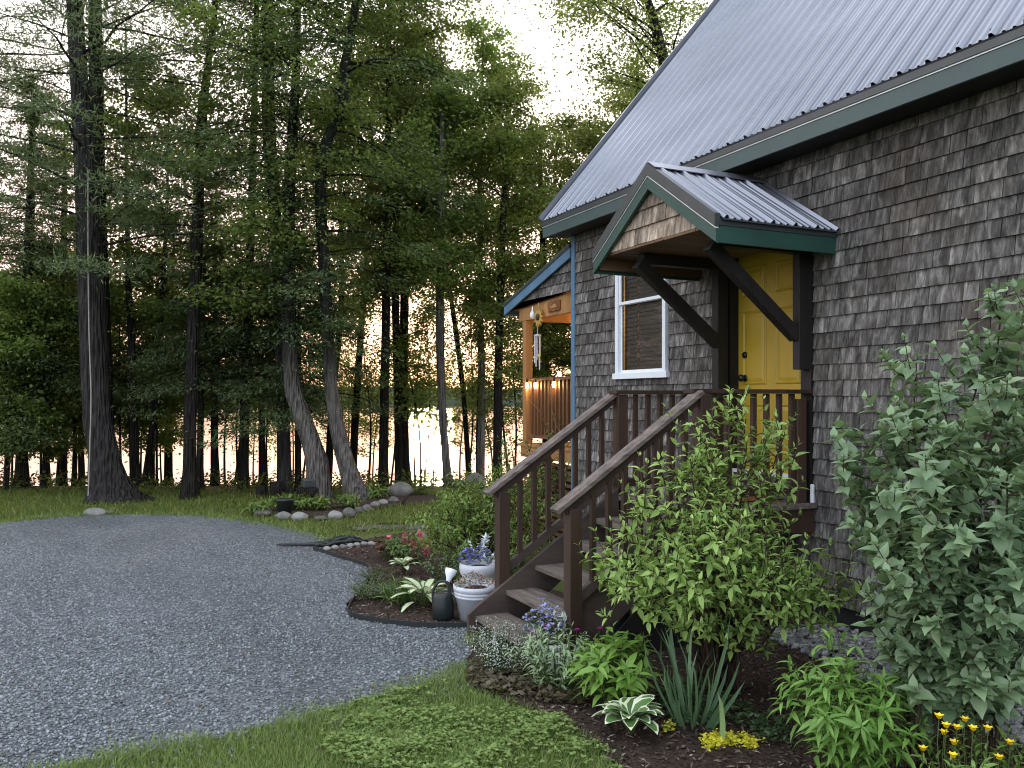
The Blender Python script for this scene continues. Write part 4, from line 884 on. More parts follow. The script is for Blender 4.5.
# thin saplings between the trunks: three kinds, copied
def sapling(seed, h, name, label, lf, R):
    root = empty(name, (0, 0, 0), label, 'sapling', 'saplings along the lake shore'); r = np.random.default_rng(seed)
    P = smooth_path([(0, 0, -.3), (r.normal(0, .08), r.normal(0, .08), h * .4), (r.normal(0, .2), r.normal(0, .2), h)], 14); tq, lq = QB(), QB()
    tree_shape(seed, P, np.linspace(.035, .008, 14), h * .38, h * .98, R, 20, 130, .085, 'maple', 'round', tq, lq)
    tq.build('trunk', B_DARK, root, True); lq.build('crown', lf, root); return root
protos = [sapling(1, 4.6, 'sapling', 'thin dark sapling among the trunks at the lake shore', L_MAP, 1.0), sapling(2, 3.6, 'sapling', 'thin dark sapling among the trunks at the lake shore', L_LIT, .9), sapling(3, 5.8, 'sapling', 'thin dark sapling among the trunks at the lake shore', L_MAP, 1.2)]
r = np.random.default_rng(77); spots = [(x + r.uniform(-5, 5), r.uniform(19.5, 28)) for x in (4, 14, 30, 38, 48, 56, 70, 80, 120, 128, 142, 158, 166, 176, 198, 206, 222, 230, 236, 252, 262, 272, 296, 304, 334, 342, 350, 368, 376, 392, 412, 418, 426, 436, 456, 462, 474, 488, 508, 516, 526, 538, 560, 580)]
for i, (x, Z) in enumerate(spots):
    o = protos[i] if i < 3 else copy_tree(protos[i % 3]); p = at(x, 480, Z); o.location = (p[0], p[1], float(gz(p[0], p[1]))); o.rotation_euler = (0, 0, float(r.uniform(0, 6.28)))
# rope hanging from the huge pine
mb = MB(); a = at(88, 500, 16.2); mb.tube(smooth_path([(a[0], a[1], .05), at(90, 440, 16.2), at(91, 395, 16.2), at(89, 330, 16.2), at(88, 250, 16.2), at(88, 170, 16.2)], 24), .012, 6)
tag(mb.build('hanging_rope', plain('rope', (.30, .28, .25), .8, .2)), 'thin pale rope hanging down along the huge pine trunk', 'rope')

# more of the wood along the shore to the left, beyond the frame: it closes the view and shows in the window glass
src_ = {o['label']: o for o in S.objects if 'label' in o and o.type == 'EMPTY'}
for i, (lb, px_, Z, nl) in enumerate([('dense dark hemlock at the far left end of the lawn', -150, 20, 'hemlock farther along the shore beside the left pine'), ('maple_a', -210, 23, 'maple farther along the shore between two hemlocks'), ('spreading hemlock off the left end of the lawn by the pine', -290, 21, 'tall hemlock farther along the shore past the maple'), ('pine with a dark trunk off the left end of the lawn', -380, 22, 'last pine of the wood along the shore'), ('maple_b', -470, 20, 'last maple of the wood along the shore')]):
    lb = {'maple_a': 'straight dark maple behind the large boulder at the end of the rock bed', 'maple_b': 'left one of a close pair of dark trunks beyond the large boulder'}.get(lb, lb)
    c = copy_tree(src_[lb]); p = at(px_, 480, Z); c.location = (p[0], p[1], float(gz(p[0], p[1]))); c.rotation_euler = (0, 0, 1.3 + i); c['label'] = nl

# undergrowth along the top of the bank
r = np.random.default_rng(88); qb = QB(); n = 420; px_ = r.uniform(-160, 600, n); Zs = r.uniform(17.6, 21.5, n); lq_ = 26
for x, Z in zip(px_, Zs):
    p = at(x, 480, Z); p[2] = gz(p[0], p[1]); h = r.uniform(.10, .42); m = int(lq_ * (.5 + h)); a = r.uniform(0, 6.283, m); t_ = r.random(m)
    place(qb, DIAM, p + np.stack([np.cos(a) * .22 * t_, np.sin(a) * .22 * t_, h * t_], -1), np.stack([np.cos(a), np.sin(a), r.uniform(-.2, 1, m)], -1), r.normal(0, .5, (m, 3)) + np.array([0, 0, 1.]), r.uniform(.06, .14, m), r.uniform(.03, .07, m))
tag(qb.build('undergrowth', leafmat('undergrowth_leaf', (.04, .065, .02), (.12, .15, .045), .4, .6, .15, 0)), 'low green undergrowth along the top of the lake bank', 'undergrowth', kind='stuff')
# ------------------------------------------------------------------ garden plants
M_STEM = plain('green_stem', (.06, .085, .025), .7, .2, bump=0); M_TWIG = plain('brown_twig', (.060, .040, .030), .8, .15, bump=0)
def gp_(px, py, z=.03): 
    p = gnd(px, py, z); p[2] = z; return p
def herb(name, label, cat, base, R, H, ns, lps, L, W, mat, tmpl=LANCE, lean=.6, droop=.25, start=.2, leafup=.25, seed=1, stem_r=.004, stem_mat=None, group=None, foliage='foliage', bend=.25, curve_out=0, spread=.25):
    r = np.random.default_rng(seed); base = np.array(base, float); root = empty(name, base, label, cat, group); sq, lq = QB(), QB(); pos, dr, nr, sc = [], [], [], []; tips = []
    for i in range(ns):
        a = r.uniform(0, 6.283); q = math.sqrt(r.random()); hd = np.array([math.cos(a), math.sin(a), 0]); h = H * r.uniform(.72, 1.08) * (1 - .30 * q * q)
        b = base + hd * R * q * spread; tip = base + hd * R * q * r.uniform(.75, 1.1); tip[2] = base[2] + h
        mid = (b + tip) / 2 + hd * R * .12 * q + np.array([0, 0, h * .14]) + r.normal(0, .03 * R, 3); P = smooth_path([b, mid, tip + np.array([0, 0, -droop * h * q * .3])], 9); sq.tube(P, np.linspace(stem_r, stem_r * .35, 9), 4); tips.append(P[-1])
        for k in range(lps):
            s = start + (1 - start) * (k + r.random() * .6) / lps; j = min(int(s * 8), 7); f = s * 8 - j; p = P[j] * (1 - f) + P[min(j + 1, 8)] * f
            ax = unit(P[min(j + 1, 8)] - P[j]); aa = k * 2.4 + r.uniform(-.5, .5) + i
            e1 = unit(np.cross(ax, [.3, .9, .2])); e2 = np.cross(ax, e1); o = e1 * math.cos(aa) + e2 * math.sin(aa)
            up = leafup + (.6 if s > .9 else 0); d = o * lean + ax * up + r.normal(0, .15, 3) - np.array([0, 0, droop * .6]); pos.append(p); dr.append(d); nr.append(ax + np.array([0, 0, .5]) + r.normal(0, .2, 3)); sc.append(r.uniform(.6, 1.15) * (1 if s < .85 else .7))
    sc = np.array(sc); place(lq, tmpl, np.array(pos), np.array(dr), np.array(nr), L * sc, W * sc)
    sq.build('stem', stem_mat or M_STEM, root); lq.build(foliage, mat, root, tmpl is not DIAM)
    return root, np.array(tips)
def shrub(name, label, base, stems, mat, L, W, nsub, lps, tmpl, seed, cat='shrub', twig=M_TWIG, subl=(.16, .45), leaf_lean=.75, sub_up=.45, r0=.011):
    """stems: list of control point lists (world); each carries side twigs with paired leaves"""
    r = np.random.default_rng(seed); root = empty(name, base, label, cat); sq, lq = QB(), QB(); pos, dr, nr, sc = [], [], [], []
    def leaves(P, n, s0=.15):
        for k in range(n):
            s = s0 + (1 - s0) * (k + .6) / n; j = min(int(s * (len(P) - 1)), len(P) - 2); f = s * (len(P) - 1) - j; p = P[j] * (1 - f) + P[j + 1] * f
            ax = unit(P[j + 1] - P[j]); e1 = unit(np.cross(ax, [.2, .4, 1.])); e2 = np.cross(ax, e1); aa = (k % 2) * 1.57 + r.uniform(-.35, .35)
            for sg in (1, -1):
                o = (e1 * math.cos(aa) + e2 * math.sin(aa)) * sg; d = o * leaf_lean + ax * (.45 if s < .9 else 1.1) + r.normal(0, .15, 3); d[2] -= .12
                pos.append(p + r.normal(0, .004, 3)); dr.append(d); nr.append(ax * .6 + np.array([0, 0, .8]) + r.normal(0, .25, 3)); sc.append(r.uniform(.6, 1.15) * (1 if s < .85 else .62))
    for st in stems:
        P = smooth_path(st, 16); P[2:] += np.cumsum(r.normal(0, .006, (14, 3)), 0); Ls = np.linalg.norm(np.diff(P, axis=0), axis=1).sum(); sq.tube(P, np.linspace(r0, .003, 16), 5); leaves(P[9:], lps + 3, .05)
        for k in range(nsub):
            s = .30 + .66 * (k + r.random()) / nsub; j = int(s * 15); ax = unit(P[min(j + 1, 15)] - P[j]); o = unit(np.cross(ax, r.normal(0, 1, 3))); l = r.uniform(*subl) * (1.15 - .45 * s)
            q = smooth_path([P[j], P[j] + o * l * .5 + ax * l * .25, P[j] + o * l * .85 + ax * l * .3 + np.array([0, 0, sub_up * l])], 7); sq.tube(q, np.linspace(.0045, .0018, 7), 4); leaves(q, lps, .2)
    sc = np.array(sc); place(lq, tmpl, np.array(pos), np.array(dr), np.array(nr), L * sc, W * sc)
    sq.build('stem', twig, root); lq.build('foliage', mat, root, True); return root
LF = lambda n, a, b, **k: leafmat(n, a, b, **{**dict(transl=.3, rough=.45, spec=.35, tint=0), **k})
# big shrub in front of the landing
b = np.array([3.72, 4.62, .05]); r = np.random.default_rng(41)
tips = [(700, 420, 5.5), (738, 408, 5.6), (762, 440, 5.7), (790, 452, 5.6), (706, 452, 5.4), (745, 445, 5.5), (775, 470, 5.6), (594, 578, 6.0), (600, 555, 5.6), (618, 540, 5.3), (640, 500, 5.2), (655, 480, 5.6), (668, 452, 5.5), (690, 455, 5.3), (715, 400, 5.6), (726, 388, 5.5), (752, 418, 5.7), (772, 425, 5.8), (783, 430, 5.5), (740, 470, 5.2), (622, 590, 5.0), (645, 580, 5.0), (670, 570, 4.9), (690, 560, 4.9), (715, 545, 4.8), (740, 560, 5.0), (765, 575, 5.1), (790, 565, 5.3), (812, 560, 5.5), (835, 590, 5.3), (845, 596, 5.5), (800, 590, 5.0), (775, 588, 4.9), (735, 580, 4.8), (700, 590, 4.8), (825, 580, 5.2), (838, 604, 5.1), (815, 600, 5.0), (790, 600, 4.9), (600, 566, 5.3), (660, 540, 5.2), (690, 510, 5.1), (630, 570, 5.4), (680, 604, 5.0), (720, 520, 5.3), (650, 600, 5.2), (760, 540, 5.3), (612, 590, 5.5), (706, 585, 5.0), (640, 545, 5.5)]
stems = []
for x, y, Z in tips:
    t = at(x, y, Z); s = b + np.append(r.normal(0, .07, 2), 0); m = s * .45 + t * .55; m[2] = s[2] + (t[2] - s[2]) * (.62 if y < 480 else .85); m[:2] += r.normal(0, .05, 2); stems.append([s, m, t])
shrub('leafy_shrub', 'large spreading yellow-green shrub in front of the steps and landing', b, stems, LF('shrub_leaf', (0.171, 0.278, 0.059), (0.370, 0.515, 0.146)), .084, .035, 11, 4, OVATE, 42, subl=(.12, .42))
# lilac on the near right
b = np.array([3.97, 3.0, .08]); stems = []
tips = [(858, 425, 3.9), (838, 480, 3.9), (880, 440, 3.8), (905, 420, 3.7), (915, 352, 3.9), (945, 370, 3.7), (980, 345, 3.8), (1008, 285, 3.8), (1020, 300, 3.6), (1000, 390, 3.4), (960, 420, 3.4), (930, 460, 3.4), (890, 500, 3.5), (872, 520, 3.8), (915, 560, 3.4), (930, 540, 3.2), (970, 520, 3.1), (1010, 480, 3.1), (1050, 420, 3.4), (1090, 350, 3.7), (1060, 300, 3.9), (1130, 430, 3.5), (1050, 560, 3.1), (1000, 600, 3.1), (950, 610, 3.2), (935, 620, 3.5), (925, 650, 3.4), (985, 660, 3.2), (1040, 640, 3.2), (935, 400, 3.9), (1110, 560, 3.4), (965, 470, 3.6), (1030, 400, 3.8), (990, 560, 3.4)]
for x, y, Z in tips:
    t = at(x, y, Z * 1.2); s = b + np.append(r.normal(0, .13, 2), 0); m = s * .5 + t * .5; m[2] = s[2] + (t[2] - s[2]) * .62; stems.append([s, m, t])
shrub('lilac_bush', 'tall lilac bush with broad blue-green leaves against the shingled wall', b, stems, LF('lilac_leaf', (0.134, 0.212, 0.113), (0.283, 0.390, 0.212), rough=.4, spec=.45), .092, .066, 15, 6, HEART, 43, subl=(.12, .38), leaf_lean=.9, r0=.012)
# loose green shrub behind the watering can
b = gp_(478, 572); stems = []
for x, y in [(418, 520), (428, 505), (438, 490), (462, 478), (470, 500), (500, 485), (528, 472), (545, 478), (505, 520), (465, 510), (520, 525), (435, 535),(425, 545), (436, 520), (445, 500), (455, 495), (468, 485), (480, 498), (492, 480), (505, 470), (520, 466), (535, 480), (548, 500), (515, 500), (460, 530), (440, 560), (470, 545), (495, 530), (540, 520), (525, 540), (450, 580), (485, 515), (505, 550), (560, 470), (570, 500), (553, 540)]:
    t = at(x, y, 9.6 + r.uniform(-.7, .7)); s = b + np.append(r.normal(0, .12, 2), 0); m = s * .5 + t * .5 + np.array([0, 0, .12]); stems.append([s, m, t])
shrub('green_shrub', 'feathery light green shrub left of the steps behind the white pots', b, stems, LF('fine_leaf', (0.100, 0.177, 0.026), (0.224, 0.330, 0.071)), .078, .027, 13, 5, LANCE, 44, subl=(.12, .36))
b = at(540, 470, 11.3); b[2] = 0.02; stems = []
for x, y in [(500, 450), (512, 430), (525, 440), (538, 448), (552, 430), (566, 425), (575, 440), (530, 470), (550, 460), (510, 480)]:
    t = at(x, y, 11.2 + r.uniform(-.4, .3)); s = b + np.append(r.normal(0, .15, 2), 0); stems.append([s, s * .5 + t * .5 + np.array([0, 0, .1]), t])
shrub('climbing_shrub', 'tall loose shrub growing up in front of the porch skirting', b, stems, LF('porch_leaf', (0.053, 0.100, 0.021), (0.118, 0.189, 0.047)), .075, .035, 8, 4, OVATE, 45)
# lush clumps in the near bed
herb('phlox_clump', 'lush bright green leafy clump behind the white-edged hosta', 'garden plant', gp_(612, 706), .32, .50, 34, 12, .14, .046, LF('phlox_leaf', (0.118, 0.236, 0.035), (0.236, 0.389, 0.083)), LANCE, .8, .3, .15, .45, 51)
herb('bluestar_clump', 'rounded mound of narrow drooping leaves in front of the stone strip', 'garden plant', gp_(850, 790), .38, .80, 60, 16, .125, .028, LF('bluestar_leaf', (0.094, 0.201, 0.033), (0.201, 0.354, 0.077)), LANCE, .8, .55, .25, .35, 52)
def hosta(name, label, base, n, L, W, seed, m1, m2, tilt=(.25, 1.1)):
    r = np.random.default_rng(seed); root = empty(name, base, label, 'hosta'); lq = QB(); base = np.array(base, float)
    a = np.arange(n) * 2.4 + r.normal(0, .2, n); el = np.linspace(tilt[1], tilt[0], n) + r.normal(0, .08, n); hd = np.stack([np.cos(a), np.sin(a), np.zeros(n)], -1)
    st = L * np.linspace(.35, .75, n); p = base + hd * (st * np.cos(el))[:, None] * .6 + np.stack([0 * a, 0 * a, st * np.sin(el) + L * .25], -1); d = hd + np.stack([0 * a, 0 * a, np.tan(el * .75) - .2], -1)
    place(lq, HOSTA, p, d, np.array([0, 0, 1.]) - hd * .5 + r.normal(0, .15, (n, 3)), L * r.uniform(.8, 1.15, n), W * r.uniform(.85, 1.15, n), HOSTA_M)
    sq = QB()
    for i in range(n): sq.tube(np.linspace(base, p[i], 4), .004, 4)
    sq.build('stem', M_STEM, root); lq.build('foliage', [m1, m2], root, True); return root
M_HG = LF('hosta_green', (0.083, 0.177, 0.053), (0.130, 0.248, 0.071)); M_HW = LF('hosta_cream', (0.732, 0.779, 0.496), (0.800, 0.800, 0.649)); M_HC = LF('hosta_cream_centre', (0.614, 0.684, 0.425), (0.779, 0.800, 0.566)); M_HG2 = LF('hosta_dark_edge', (0.059, 0.142, 0.035), (0.106, 0.212, 0.059))
hosta('hosta', 'white-edged hosta in the near soil bed', gp_(631, 735), 26, .17, .115, 61, M_HG, M_HW, (.45, 1.15))
hosta('hosta', 'cream-striped hosta beside the black watering can', gp_(424, 606), 26, .24, .10, 62, M_HC, M_HG2, (.15, .9))
hosta('hosta', 'small pale hosta alone in the brown mulch bed', gp_(404, 573), 16, .15, .07, 63, M_HC, M_HG2, (.4, 1.2))
def iris(name, label, base, n, H, W, seed, mat, spread=.12, fan=.5):
    r = np.random.default_rng(seed); root = empty(name, base, label, 'iris'); lq = QB(); a = r.uniform(0, 6.283, n); q = r.random(n)
    hd = np.stack([np.cos(a), np.sin(a), np.zeros(n)], -1); p = np.array(base) + hd * (spread * q)[:, None]; d = hd * (fan * q)[:, None] + np.array([0, 0, 1.])
    place(lq, BLADE, p, d, np.cross(d, r.normal(0, 1, (n, 3))), H * r.uniform(.5, 1.08, n), W * r.uniform(.8, 1.2, n)); lq.build('foliage', mat, root); return root
M_IRIS = LF('iris_leaf', (0.088, 0.165, 0.088), (0.153, 0.248, 0.130), rough=.5)
iris('iris_clump', 'clump of sword-shaped grey-green iris leaves', gp_(692, 724), 30, .64, .027, 71, M_IRIS, .13, .75)
iris('iris_leaf', 'single broad pale iris leaf bending by the yellow ground cover', gp_(722, 742), 1, .44, .036, 72, LF('pale_iris', (0.236, 0.354, 0.142), (0.283, 0.401, 0.165)), 0.01, .3)
iris('iris_clump', 'few thin upright blades in the shade beside the lilac', gp_(905, 770), 6, .62, .022, 73, M_IRIS, .09, .25)
# low yellow creeping plant
def creeper(name, label, pts, h, L, W, mat, seed, k=4, cat='ground cover'):
    r = np.random.default_rng(seed); c = pts.mean(0); root = empty(name, (c[0], c[1], .03), label, cat); lq = QB(); n = len(pts)
    for j in range(k):
        a = r.uniform(0, 6.283, n); p = np.stack([pts[:, 0], pts[:, 1], r.uniform(.3, 1, n) * h + gz(pts[:, 0], pts[:, 1]) + .03], -1) + r.normal(0, .008, (n, 3))
        place(lq, DIAM, p, np.stack([np.cos(a), np.sin(a), r.uniform(-.2, .7, n)], -1), r.normal(0, .35, (n, 3)) + np.array([0, 0, 1.]), L * r.uniform(.6, 1.2, n), W * r.uniform(.6, 1.2, n))
    lq.build('foliage', mat, root); return root
ring = lambda *p: [g2(*q) for q in p]
creeper('creeping_jenny', 'flat patch of bright yellow creeping leaves on the soil', scatter(r, ring((702, 745), (715, 740), (740, 742), (764, 748), (755, 755), (728, 752), (705, 756)), 240), .016, .026, .022, LF('jenny_leaf', (0.590, 0.543, 0.035), (0.800, 0.732, 0.071)), 81, 4)
creeper('yellow_seedling', 'tiny yellow-green seedling on the bare soil left of the yellow patch', scatter(r, ring((663, 735), (672, 732), (674, 740), (664, 742)), 24), .05, .026, .02, LF('seedling_leaf', (0.389, 0.425, 0.059), (0.590, 0.566, 0.094)), 82, 3, 'seedling')
creeper('vinca_cover', 'dark green low leaves around the iris clump', scatter(r, ring((640, 700), (690, 690), (760, 720), (800, 740), (790, 765), (740, 735), (690, 735), (650, 722)), 330), .07, .04, .018, LF('vinca_leaf', (0.041, 0.088, 0.035), (0.088, 0.147, 0.065)), 83, 4)
creeper('bronze_cover', 'brown-purple low leaves under the silver plants at the gravel edge', scatter(r, ring((470, 672), (485, 668), (530, 672), (575, 690), (585, 712), (540, 708), (500, 700), (474, 690)), 420), .04, .05, .042, LF('bronze_leaf', (0.071, 0.059, 0.040), (0.147, 0.124, 0.077)), 84, 4)
creeper('weed_patch', 'low green weeds on the shaded soil in front of the lilac', scatter(r, ring((900, 700), (940, 690), (985, 720), (960, 740), (915, 730)), 260), .12, .05, .022, LF('weed_leaf', (0.047, 0.100, 0.035), (0.106, 0.177, 0.059)), 85, 4)
herb('silver_santolina', 'silvery fine-leaved plant at the corner of the gravel', 'garden plant', gp_(500, 672), .28, .40, 90, 16, .030, .009, LF('silver_leaf', (0.319, 0.354, 0.307), (0.590, 0.614, 0.555), transl=.15), LANCE, .7, .1, .1, .5, 53, .003)
ro, tp = herb('rose_campion', 'grey-green leafy plant with small magenta flowers by the bottom step', 'flowering plant', gp_(556, 690), .32, .47, 54, 14, .07, .02, LF('campion_leaf', (0.212, 0.307, 0.165), (0.389, 0.484, 0.295)), LANCE, .7, .2, .1, .5, 54)
M_MAG = plain('magenta_petal', (.42, .02, .28), .5, .3, 0, .2, bump=0); M_YELF = plain('yellow_petal', (.85, .62, .02), .5, .3, 0, .12, bump=0); M_PINK = plain('pink_plume', (.75, .17, .25), .6, .2, 0, .3, 20, bump=0)
def bloom(parent, name, p, R, mat, n=8, up=.5, seed=1):
    r = np.random.default_rng(seed); q = QB(); a = np.arange(n) * 6.283 / n + r.uniform(0, 1); 
    for tier, u in ((1, up), (.7, up + .9)): place(q, OVATE, np.repeat([np.array(p)], n, 0), np.stack([np.cos(a + tier), np.sin(a + tier), np.full(n, u)], -1), np.array([0, 0, 1.]) + 0 * a[:, None], R * tier, R * .75)
    return q.build(name, mat, parent)
for i, (x, y) in enumerate([(532, 633), (540, 637), (565, 643), (577, 630), (600, 629), (546, 626)]):
    p = at(x, y, 6.1 + .1 * (i % 3)); bloom(ro, 'flower', p, .026, M_MAG, 8, .3, i); q = QB(); q.tube([p - np.array([0, 0, .16]), p - np.array([.006, 0, .08]), p], .003, 4); q.build('flower_stalk', M_STEM, ro)
ro, tp = herb('yellow_primrose', 'leafy plant with yellow buds and flowers at the foot of the lilac', 'flowering plant', gp_(975, 830), .36, .50, 34, 12, .075, .022, LF('primrose_leaf', (0.130, 0.224, 0.047), (0.248, 0.378, 0.100)), LANCE, .7, .2, .2, .5, 55)
for i, (x, y) in enumerate([(939, 719), (946, 728), (957, 730), (965, 722), (973, 731), (988, 731), (954, 745), (923, 751), (953, 758), (999, 760), (1010, 745), (944, 735)]):
    p = at(x, y, 3.70 + .07 * (i % 4)); bloom(ro, 'flower', p, .032, M_YELF, 6, 1.2, i); q = QB(); q.tube([p - np.array([0, 0, .2]), p - np.array([.01, 0, .1]), p], .0025, 4); q.build('flower_stalk', M_STEM, ro)
# plants of the curved mulch bed
ro, tp = herb('astilbe', 'astilbe with pink feathery plumes in the mulch bed', 'flowering plant', gp_(408, 562), .40, .34, 34, 10, .085, .034, LF('astilbe_leaf', (0.065, 0.118, 0.033), (0.142, 0.212, 0.059)), LANCE, .8, .2, .2, .4, 56)
for i, (x, y) in enumerate([(405, 541), (413, 545), (389, 543), (420, 538), (428, 548), (400, 551)]):
    p = at(x, y, 10.4 + .15 * (i % 3)); q = QB(); r2 = np.random.default_rng(i); n = 60; t = r2.random(n); a = r2.uniform(0, 6.283, n); pp = p + np.stack([np.cos(a) * .03 * (1 - t), np.sin(a) * .03 * (1 - t), t * .17 - .09], -1)
    place(q, DIAM, pp, np.stack([np.cos(a), np.sin(a), 1 + 0 * a], -1), r2.normal(0, 1, (n, 3)), .045, .024); q.tube([p - np.array([0, 0, .25]), p, p + np.array([0, 0, .06])], .003, 4); q.build('flower', M_PINK, ro)
herb('coral_bells', 'dark purple-red leafy clump beside the pink astilbe', 'garden plant', gp_(386, 558), .2, .24, 26, 6, .085, .07, LF('purple_leaf', (0.047, 0.014, 0.017), (0.118, 0.035, 0.035)), OVATE, .9, .2, .5, .3, 57)
herb('lavender_mound', 'low grey-green mound at the inner corner of the mulch bed', 'garden plant', gp_(372, 598), .30, .20, 60, 12, .045, .010, LF('grey_leaf', (0.088, 0.118, 0.065), (0.177, 0.212, 0.118)), LANCE, .7, .15, .1, .5, 58)
herb('daylily_mound', 'grassy green mound left of the cream-striped hosta', 'garden plant', gp_(398, 602), .28, .20, 50, 8, .10, .012, LF('grassy_leaf', (0.071, 0.142, 0.029), (0.153, 0.248, 0.059)), LANCE, .5, .3, .05, .8, 59)
herb('thyme_mound', 'small purplish mound farther back in the mulch bed', 'garden plant', gp_(376, 580), .26, .13, 50, 10, .035, .012, LF('thyme_leaf', (0.083, 0.100, 0.059), (0.165, 0.165, 0.106)), LANCE, .7, .1, .1, .5, 60)
herb('grey_catmint', 'soft grey-green clump behind the white pots', 'garden plant', gp_(448, 583), .34, .34, 50, 11, .05, .016, LF('catmint_leaf', (0.088, 0.136, 0.071), (0.177, 0.236, 0.130)), LANCE, .7, .2, .1, .5, 64)
herb('iris_tuft', 'tuft of bright leaves beside the top of the white pots', 'garden plant', gp_(503, 590), .2, .42, 18, 9, .10, .035, LF('tuft_leaf', (0.083, 0.165, 0.035), (0.165, 0.283, 0.071)), LANCE, .7, .2, .2, .5, 65)
for i, (x, y, lab) in enumerate([(283, 509, 'fern-like green plant beside the black pot in the rock bed'), (300, 509, 'yellow-green hosta left of the stone stack in the rock bed'), (322, 509, 'yellow-green hosta in front of the stone stack'), (346, 507, 'yellow-green plant at the foot of the pale curved trunk'), (259, 514, 'green tuft at the left tip of the rock bed'), (376, 497, 'green tuft between the rock bed and the large boulder')]):
    herb('low_plant', lab, 'garden plant', gp_(x, y), .30, .25, 22, 7, .13, .05, LF('low_leaf', (0.071, 0.130, 0.024), (0.189, 0.260, 0.059)), OVATE, .9, .3, .2, .4, 160 + i, group='low plants in the rock bed')
# ------------------------------------------------------------------ pots, can, stones, small things
M_POT = plain('white_pot', (.50, .51, .56), .5, .35, 0, .10, 5, bump=.05); M_PLAST = plain('black_plastic', (.014, .018, .018), .4, .45, 0, .2, 6, bump=.05); M_PW = plain('white_plastic', (.74, .76, .80), .35, .4, 0, .04, bump=0)
L_DUSTY = LF('dusty_miller', (0.472, 0.507, 0.519), (0.732, 0.767, 0.791), transl=.1); M_LOB = plain('lavender_petal', (.16, .15, .48), .5, .3, 0, .35, 25, bump=0); L_SMALL = LF('pot_leaf', (0.083, 0.130, 0.035), (0.177, 0.224, 0.071))
def pot(label, base, R, h, style):
    root = empty('flower_pot', base, label, 'flower pot', 'white pots by the steps'); b = base; mb = MB()
    if style == 0: prof = [(R * .70, 0), (R * .90, h * .66), (R * .95, h * .67), (R * .95, h * .72), (R * .91, h * .73), (R * .91, h * .75), (R * .97, h * .76), (R * .97, h * .81), (R * .93, h * .82), (R * .93, h * .84), (R, h * .86), (R, h), (R * .93, h), (R * .90, h * .9)]
    else: prof = [(R * .66, 0), (R * .97, h * .28), (R * 1.0, h * .42), (R * .97, h * .55), (R * .86, h * .63), (R * .84, h * .68), (R * .95, h * .76), (R * .98, h * .9), (R * .95, h), (R * .86, h), (R * .83, h * .9)]
    mb.lathe(b, prof, 40); mb.build('body', M_POT, root, True)
    mb = MB(); mb.lathe(b, [(R * .88, h * .86), (R * .5, h * .9), (.01, h * .91)], 24); mb.build('soil', M_MULCH, root, True); return root
def flowers(parent, c, R, H, n, seed, fl=None, leaf=L_SMALL, fs=.02, ll=.035):
    r = np.random.default_rng(seed); q = QB(); a = r.uniform(0, 6.283, n); d = np.sqrt(r.random(n)) * R; p = np.stack([c[0] + np.cos(a) * d, c[1] + np.sin(a) * d, c[2] + H * r.uniform(.1, 1, n) * (1.15 - (d / R) ** 2 * .6)], -1)
    place(q, LANCE, p, np.stack([np.cos(a), np.sin(a), r.uniform(0, 1.2, n)], -1), r.normal(0, .5, (n, 3)) + np.array([0, 0, 1]), ll * r.uniform(.6, 1.2, n), ll * .4); q.build('foliage', leaf, parent)
    if fl is not None:
        q = QB(); m = n // 2; p2 = p[:m] + np.array([0, 0, .02])
        for k in range(3): a2 = r.uniform(0, 6.283, m); place(q, DIAM, p2, np.stack([np.cos(a2), np.sin(a2), r.uniform(0, .8, m)], -1), r.normal(0, .4, (m, 3)) + np.array([0, 0, 1]), fs * r.uniform(.7, 1.2, m), fs * .8)
        q.build('blossom', fl, parent)
def dusty(parent, c, H, n, seed, nm='silver_foliage'):
    r = np.random.default_rng(seed); q = QB()
    for i in range(n):
        a = r.uniform(0, 6.283); d = np.array([math.cos(a) * .45, math.sin(a) * .45, 1]) * H * r.uniform(.6, 1); P = smooth_path([c, c + d * .5, c + d], 6); q.tube(P, .004, 4)
        for s in range(2, 6):
            for sg in (-1, 1): place(q, OVATE, [P[s]], [np.array([-math.sin(a), math.cos(a), 0]) * sg + d / H * .6], [[0, 0, 1.]], .06, .028)
        place(q, OVATE, [P[5]], [d], [[math.cos(a), math.sin(a), 0.2]], .06, .03)
    q.build(nm, L_DUSTY, parent)
pb = gp_(476, 618); pb[2] = .024
p1 = pot('white ringed flower pot with small pink flowers beside the bottom step', pb, .205, .31, 0); flowers(p1, pb + np.array([0, 0, .28]), .19, .11, 260, 1, plain('rose_petal', (.42, .16, .20), .5, .3, bump=0), L_SMALL, .016, .03)
p2b = at(480, 590, 8.2); p2b[2] = .024
p2 = pot('rounded white flower pot with lavender flowers and silver leaves, behind the ringed pot', p2b, .205, .40, 1); flowers(p2, p2b + np.array([-.05, 0, .38]), .17, .15, 260, 2, M_LOB, L_SMALL, .026, .03); dusty(p2, p2b + np.array([.01, .05, .38]), .30, 5, 3); dusty(p2, p2b + np.array([.02, -.13, .37]), .13, 4, 4)
p3b = at(552, 655, 6.25); p3b[2] = .03
p3 = pot('low flower pot with pale blue flowers and silver leaves at the foot of the steps', p3b, .17, .20, 1); flowers(p3, p3b + np.array([-.05, 0, .22]), .16, .24, 280, 5, plain('pale_blue_petal', (.26, .28, .52), .5, .3, 0, .3, 25, bump=0), L_SMALL, .026, .03); dusty(p3, p3b + np.array([.08, -.04, .20]), .24, 9, 6)
